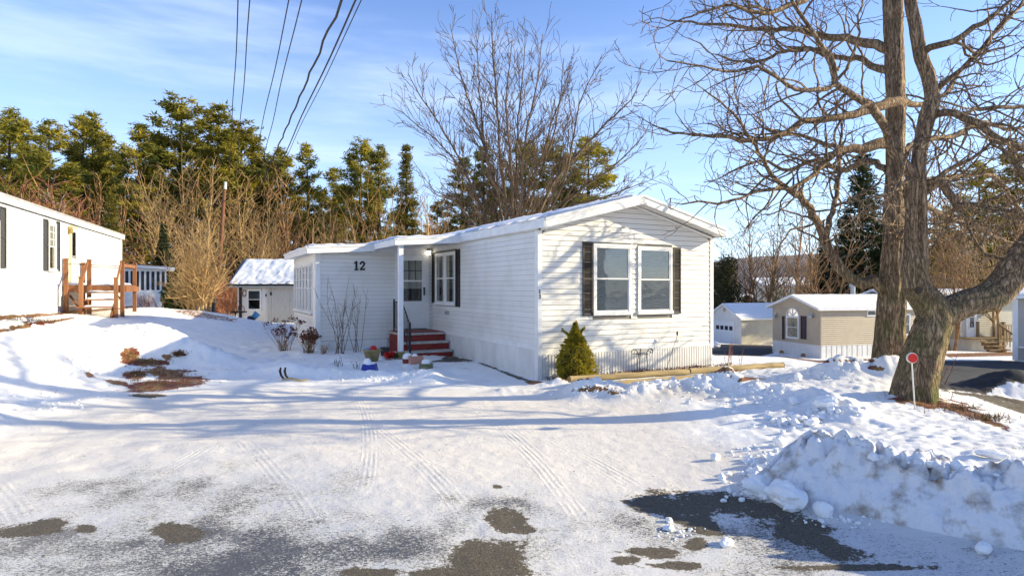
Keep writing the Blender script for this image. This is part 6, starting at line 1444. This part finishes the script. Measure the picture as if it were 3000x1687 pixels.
stems_plant('dead_perennial', 1205, 1085, 12.3, 6, .12, .8, 'tiny dead plant in the snow right of the blue planter', 'iron', .005, None, 18, 'plant')
stems_plant('red_osier', 2745, 1135, 11.2, 22, .75, .35, 'cluster of upright orange red stems behind the forked tree', 'redstem', .009, None, 19)
stems_plant('sapling', 2135, 1075, 14.6, 6, .75, .4, 'thin bare sapling in the snow right of the home corner', 'barkred', .006, None, 22)
stems_plant('sapling', 2163, 1078, 14.5, 4, .45, .3, 'small bare sapling right of the thin one at the home corner', 'barkred', .005, None, 23)
stems_plant('sapling', 470, 890, 26, 6, .9, .9, 'dark thorny brush between the deck and the sunroom', 'barkbrown', .02, None, 24)
stems_plant('sapling', 170, 905, 18.5, 3, 2.0, .25, 'thin grey sapling against the neighbor wall left of the deck', 'barkbrown', .012, None, 25)
# leaf litter at the foot of the front wall and dry grass by the tree: uncountable
q = MB(); rn = random.Random(61)
e_ = Vector((.8869, .4619, 0)); b_ = Vector((-.4619, .8869, 0))
for _ in range(1500):
    u = rn.uniform(.1, 5.1); v = -abs(rn.gauss(0, .14))-.03; p = P0 + e_*u + b_*v
    if rn.random() > .35+.65*abs(math.sin(u*2.1)): continue
    z = gz(p.x, p.y) if _ % 6 == 0 else zl if _ else 0; zl = z
    s = rn.uniform(.02, .045); dd = Vector((rn.gauss(0, 1), rn.gauss(0, 1), rn.gauss(0, .5))).normalized(); e = dd.orthogonal().normalized(); c = Vector((p.x, p.y, z+rn.uniform(0, .06))); q.poly([c-e*s*.4, c+dd*s, c+e*s*.4])
tag(q.build('leaf_litter', M['deadleaf']), 'rusty leaf litter at the foot of the front skirting', kind='stuff')
q = MB()
patches = [((2700,1172),(70,14)),((2800,1198),(80,10)),((2900,1230),(60,8)),((470,1124),(120,10)),((425,1062),(60,7)),((380,1042),(20,16)),((505,1098),(70,14)),((400,1096),(30,10)),((525,1037),(18,7)),((60,928),(90,5)),((190,914),(60,4)),((2110,1083),(40,7)),((110,948),(90,4))]
for (c0, rr_) in patches:
    for _ in range(300):
        px = c0[0]+rn.gauss(0, .5)*rr_[0]; py = c0[1]+rn.gauss(0, .5)*rr_[1]
        if _ % 3 == 0: h0 = hit(px, py)
        c = h0 + Vector((rn.gauss(0, .06), rn.gauss(0, .06), -.01)); dd = Vector((rn.gauss(0, .6), rn.gauss(0, .6), rn.uniform(.1, .8))).normalized(); L_ = rn.uniform(.05, .13); e = dd.cross(Vector((0, 0, 1))).normalized()*.006
        q.poly([c-e, c+e, c+dd*L_])
tag(q.build('dry_grass', M['hay']), 'tufts of dry tan grass where the snow has melted', kind='stuff')

# yard objects near the shed
o = place('garden_bench', 690, 955, 29.5, 'dark metal swivel seat with arm standing in the snow left of the shed', 'seat')
q = MB(); q.tube([(0, 0, .38), (-.02, 0, .1)], .03, 6); q.tube([(0, 0, .16), (-.35, -.1, .0)], .025, 5); q.tube([(0, 0, .16), (.28, -.2, .0)], .025, 5); q.tube([(0, 0, .16), (.05, .3, .0)], .025, 5); q.build('leg', M['iron'], o)
MB().box(-.12, .46, -.2, .2, .37, .44).build('seat', M['iron'], o); MB().tube([(.12, 0, .44), (.16, 0, .68), (.30, 0, .72), (.42, 0, .60), (.42, 0, .44)], .018, 6).build('arm', M['iron'], o)
o = place('blue_pail', 742, 955, 29.5, 'light blue toppled pail and navy lid in the snow by the shed window', 'pail')
q = MB(); q.tube([(.22, .0, .42), (.02, -.1, .16)], [.17, .12], 14); q.build('body', M['lightblue'], o, True); MB().tube([(-.16, -.1, .14), (-.05, -.12, .16)], [.15, .15], 12).build('lid', M['navy'], o); MB().tube([(.0, -.2, .10), (.06, -.2, .22)], [.10, .12], 10).build('handle', M['iron'], o)
o = place('metal_sheet', 590, 925, 29, 'grey corrugated sheet standing behind the tan shrub', 'metal sheet', rz=R(5)); MB().box(-.42, .42, -.01, .02, .25, 1.38).build('panel', M['metalgrey'], o); MB().tube([(-.38, 0, -.1), (-.38, 0, .3)], .03, 5).build('leg', M['iron'], o); MB().tube([(.38, 0, -.1), (.38, 0, .3)], .03, 5).build('leg', M['iron'], o)
o = place('black_post', 626, 935, 30.5, 'short thick black post left of the shed brush', 'post'); MB().lathe([(0, 0), (.11, 0), (.11, .68), (.14, .70), (.10, 1.02), (0, 1.04)], seg=10).build('shaft', M['black'], o)
o = place('storage_bin', 2546, 1092, 11.6, 'green plastic lid at the left foot of the mossy trunk', 'bin'); MB().box(-.10, .02, -.06, .06, .0, .09).build('body', M['green'], o)
# forked dark stick and driftwood in the snow
h0 = hit(828, 1112); o = thing('dead_stalk', h0, 0, 'two curled black dead stalks standing in the driveway snow', 'dead plant')
for dx, sd_ in ((-.05, 1), (.04, 2)): MB().tube([(dx+.09, 0, -.03), (dx+.02, 0, .06), (dx, 0, .14), (dx+.015, 0, .21)], [.016, .022, .024, .016], 7).build('stalk', M['iron'], o, True)
h0 = hit(825, 1118); h1 = hit(905, 1118); tag(MB().tube([(0, 0, .03), tuple((h1-h0)*.3+Vector((0, .02, .06))), tuple((h1-h0)*.7+Vector((0, .0, .03))), tuple((h1-h0)+Vector((0, 0, .05)))], [.014, .02, .02, .01], 7).build('fallen_stick', M['log'], None, True, tuple(h0)), 'pale brown broken stick lying beside the black stalks', 'stick')

# ------------------------------------------------------------------ ploughed snow bank, right foreground
def bank():
    A = Vector((2.02, 5.45, 0)); B = Vector((3.50, 4.02, 0)); Cc = Vector((5.2, 2.5, 0)); n = 330; m = 84; s = MB()
    # (v, z) section template: front foot -> near vertical smooth face -> lumpy crown -> long back slope
    Zs = []
    rows = []
    us = np.linspace(0, 1, n+1); 
    for u in us:
        Lp = u*4.35
        base = A.lerp(B, Lp/2.06) if Lp < 2.06 else B.lerp(Cc, (Lp-2.06)/2.29)
        rows.append(base)
    sec = []
    for j in range(m+1):
        t_ = j/m
        if t_ < .42: k = t_/.42; sec.append((.02+.30*k**1.7, k**.75))
        elif t_ < .62: k = (t_-.42)/.20; sec.append((.32+.30*k, 1+.02*math.sin(k*PI)-.04*k))
        else: k = (t_-.62)/.38; sec.append((.62+.80*k, .98*(1-k)**1.1))
    S = np.array(sec); U2, J2 = np.meshgrid(us*4.35, np.arange(m+1)/m, indexing='ij'); v0 = S[:, 0][None, :]; z0_ = S[:, 1][None, :]
    Hc = .42 + .07*np.array(fbm(us*6, us*0, 91, 3)); Hc = Hc*sstep(-.10, .55, us*4.35)**.9; Hc = Hc*(1+.18*np.exp(-((us*4.35-.55)/.22)**2)); Hc[(us*4.35 > 1.35) & (us*4.35 < 1.5)] *= .95
    top = sstep(.28, .50, J2); 
    lum = (.24*cell(U2*3.0, J2*5.0, 95)**.7 + .16*cell(U2*7.5, J2*10, 96)**.7 + .08*cell(U2*16, J2*21, 97)) - .14
    crag = np.abs(fbm(U2*7, J2*9, 98, 4))*.08
    Zz = z0_*Hc[:, None] + (top*(lum*1.15) + crag*sstep(.1, .4, J2)*.9)*np.clip(Hc[:, None]/.5, 0, 1)*(1-sstep(.56, .80, J2))
    fr = (.05*fbm(U2*4, J2*3, 101, 4) + .035*fbm(U2*14, J2*9, 102, 4)) - sstep(.25, .45, J2)*cell(U2*5, J2*9, 103)*.14
    thin = np.clip(Hc/.5, .25, 1)[:, None]
    Vv = v0*thin*(1.0) + fr*sstep(0, .12, J2)
    dirv = Vector((.70, .714, 0))
    for i in range(n+1):
        for j in range(m+1):
            b = rows[i] + dirv*float(Vv[i, j]); zz = float(Zz[i, j])
            s.v.append((b.x, b.y, zz-.015))
    X_ = np.array([q[0] for q in s.v]); Y_ = np.array([q[1] for q in s.v]); g = height(X_, Y_, False)
    back = np.tile(sstep(.48, .85, np.arange(m+1)/m), n+1)
    s.v = [(q[0], q[1], float(max(q[2], 0)*(1-.35*bb) + gg*bb*.9 - .02*(bb > .97))) if bb > 0 else q for q, gg, bb in zip(s.v, g, back)]
    for i in range(n):
        for j in range(m):
            a = i*(m+1)+j; s.f.append((a, a+m+1, a+m+2, a+1))
    o = s.build('snow_bank', M['snowdirtshade'], None, True); tag(o, 'tall dirty ploughed snow bank along the driveway in the right foreground', 'snow bank')
    return o
bank()
def rock(name, p, s, lb, seed, cat='snow chunk', group='loose snow chunks around the snow bank', m_='snow', sq=(1, 1, 1), sub=3, rough=.22):
    bm = bmesh.new(); bmesh.ops.create_icosphere(bm, subdivisions=sub, radius=1); V = np.array([v.co[:] for v in bm.verts]); rn = random.Random(seed)
    h_ = 1 + rough*vn(V[:, 0]*1.4+seed, V[:, 1]*1.4+V[:, 2]*1.9, seed) + .45*rough*vn(V[:, 0]*3.2+V[:, 2]*2, V[:, 1]*3.2, seed+3)
    for _ in range(6):       # planar breaks make it blocky
        n_ = Vector((rn.gauss(0, 1), rn.gauss(0, 1), rn.gauss(0, .8))).normalized(); dn = V @ np.array(n_[:]); c_ = rn.uniform(.62, .85); over = dn*h_ > c_; h_ = np.where(over, h_*(.25+.75*c_/np.maximum(dn*h_, 1e-6)), h_)
    for v, k in zip(bm.verts, h_): v.co = Vector((v.co.x*k*s*sq[0], v.co.y*k*s*sq[1], v.co.z*k*s*sq[2]))
    me_ = bpy.data.meshes.new(name); bm.to_mesh(me_); bm.free(); o = link(name, me_, M[m_], None, False, p); o.rotation_euler = (0, 0, rn.uniform(0, 6)); tag(o, lb, cat, group); return o
def rk(px, py, wpx, lb, seed, hf=.75, sq=(1, 1, .8), rough=.22, dd=None):
    """chunk whose foot is at pixel (px,py) and whose width is wpx"""
    h0 = hit(px, py); s = wpx/2*h0.y/F; return rock('snow_chunk', (h0.x, h0.y+s*.5, h0.z+s*sq[2]*hf), s, lb, seed, sq=sq, rough=rough)
rk(2322, 1492, 138, 'largest loose snow chunk, wedge shaped, at the left foot of the snow bank', 3, .72, (1, .8, .62), .3)
rk(2230, 1458, 84, 'blocky snow chunk just left of the largest wedge', 4, .7, (1, .9, .75), .3)
rk(2420, 1516, 58, 'egg shaped snow chunk right of the largest wedge', 5, .7, (.9, .9, .9), .18)
rk(2892, 1636, 52, 'snow chunk at the foot of the bank near the right edge', 6, .7)
rk(2132, 1604, 52, 'smooth oval snow chunk alone on the asphalt', 7, .62, (1.15, .8, .50), .16)
rk(2122, 1473, 18, 'tiny snow chunk on the shaded asphalt left of the bank', 8)
rk(1962, 1556, 44, 'flat crumbled snow chunk on the left bare asphalt patch', 9, .5, (1, .9, .5), .35)
rk(1962, 1532, 24, 'small snow lump behind the flat crumbled chunk', 10, .6)
rk(2098, 1350, 30, 'small round snow lump left of the bank debris', 11, .6)
rk(2290, 1310, 46, 'pointed snow chunk at the top left of the debris', 12, .7, (1, .8, .8), .35)
rk(2275, 1365, 56, 'slab of snow leaning in the debris left of the bank', 13, .7, (1, .8, .75), .35)
rk(2310, 1345, 50, 'snow block beside the leaning slab', 14, .8)
rk(2215, 1365, 22, 'little snow lump at the left tip of the debris', 15)
rk(2340, 1120, 30, 'upright snow lump on the lawn ridge left of the big trees', 16, .8, (.8, .8, 1.0))
rk(2430, 1210, 78, 'rounded big snow chunk on the ridge behind the bank', 17, .6, (1, .8, .62), .25)
rk(2330, 1190, 34, 'snow chunk left of the rounded big chunk on the ridge', 18)
rk(2150, 1195, 18, 'single snow lump at the edge of the tree shadow', 19)
rk(2100, 1022, 34, 'snow lump beside the dark drive at the home corner', 20, .6)
rk(2920, 1345, 66, 'yellowish tilted snow slab on top of the bank near the right edge', 22, .9, (1.2, .6, .45), .2)
# smaller crumbs: one countless mass
s = MB(); rn = random.Random(77); ico = bmesh.new(); bmesh.ops.create_icosphere(ico, subdivisions=1, radius=1); IV = [v.co.copy() for v in ico.verts]; IF = [tuple(v.index for v in f.verts) for f in ico.faces]; ico.free()
def crumb(c, r_):
    n = len(s.v); M3 = Matrix.Rotation(rn.uniform(0, 6), 3, 'Z') @ Matrix.Rotation(rn.uniform(0, 6), 3, 'X'); sc3 = (rn.uniform(.7, 1.2), rn.uniform(.7, 1.2), rn.uniform(.55, .9))
    for v in IV:
        k = rn.uniform(.62, 1.2); q = M3 @ Vector((v.x*k, v.y*k, v.z*k)); s.v.append((c.x+q.x*r_*sc3[0], c.y+q.y*r_*sc3[1], c.z+q.z*r_*sc3[2]))
    s.f.extend(tuple(i+n for i in f) for f in IF)
areas = [(2250,1400,90,45,130,.04),(2180,1330,80,22,30,.022),(2220,1440,80,22,50,.026),(2320,1240,90,25,60,.045),(2420,1215,80,18,35,.04),(2200,1160,170,30,90,.022),(1980,1130,130,20,80,.022),(1750,1150,120,14,70,.016),
         (1120,1108,130,12,90,.018),(250,1070,110,35,80,.022),(130,1180,110,30,60,.018),(2480,1530,120,16,40,.012),(1980,1560,60,20,25,.010),(2420,1100,80,16,40,.02),(1800,1125,60,10,40,.02),(420,975,80,14,30,.018)]
for (cx, cy, sx_, sy_, n, r_) in areas:
    X_ = []; 
    for _ in range(n):
        h0 = hit(cx+rn.gauss(0, .6)*sx_, cy+rn.gauss(0, .6)*sy_); rr_ = r_*rn.choice((.5, .7, .8, 1, 1, 1.4, 1.9)); crumb(Vector((h0.x, h0.y, h0.z+rr_*.3)), rr_)
for _ in range(150):      # broken blocks lying on the crown of the bank
    Lp = rn.uniform(.15, 3.2); A = Vector((2.02, 5.45, 0)); B = Vector((3.50, 4.02, 0)); C2 = Vector((5.2, 2.5, 0)); b = A.lerp(B, Lp/2.06) if Lp < 2.06 else B.lerp(C2, (Lp-2.06)/2.29)
    v = rn.uniform(.22, .75); hh = .47*min(1, .3+Lp/.8)*(1-.35*max(0, v-.45)/.3); rr_ = rn.choice((.02, .03, .03, .045, .06)); crumb(b + Vector((.70, .714, 0))*v + Vector((0, 0, hh)), rr_)
tag(s.build('snow_crumbs', M['snow'], None, False), 'countless small snow crumbs scattered round the banks', kind='stuff')
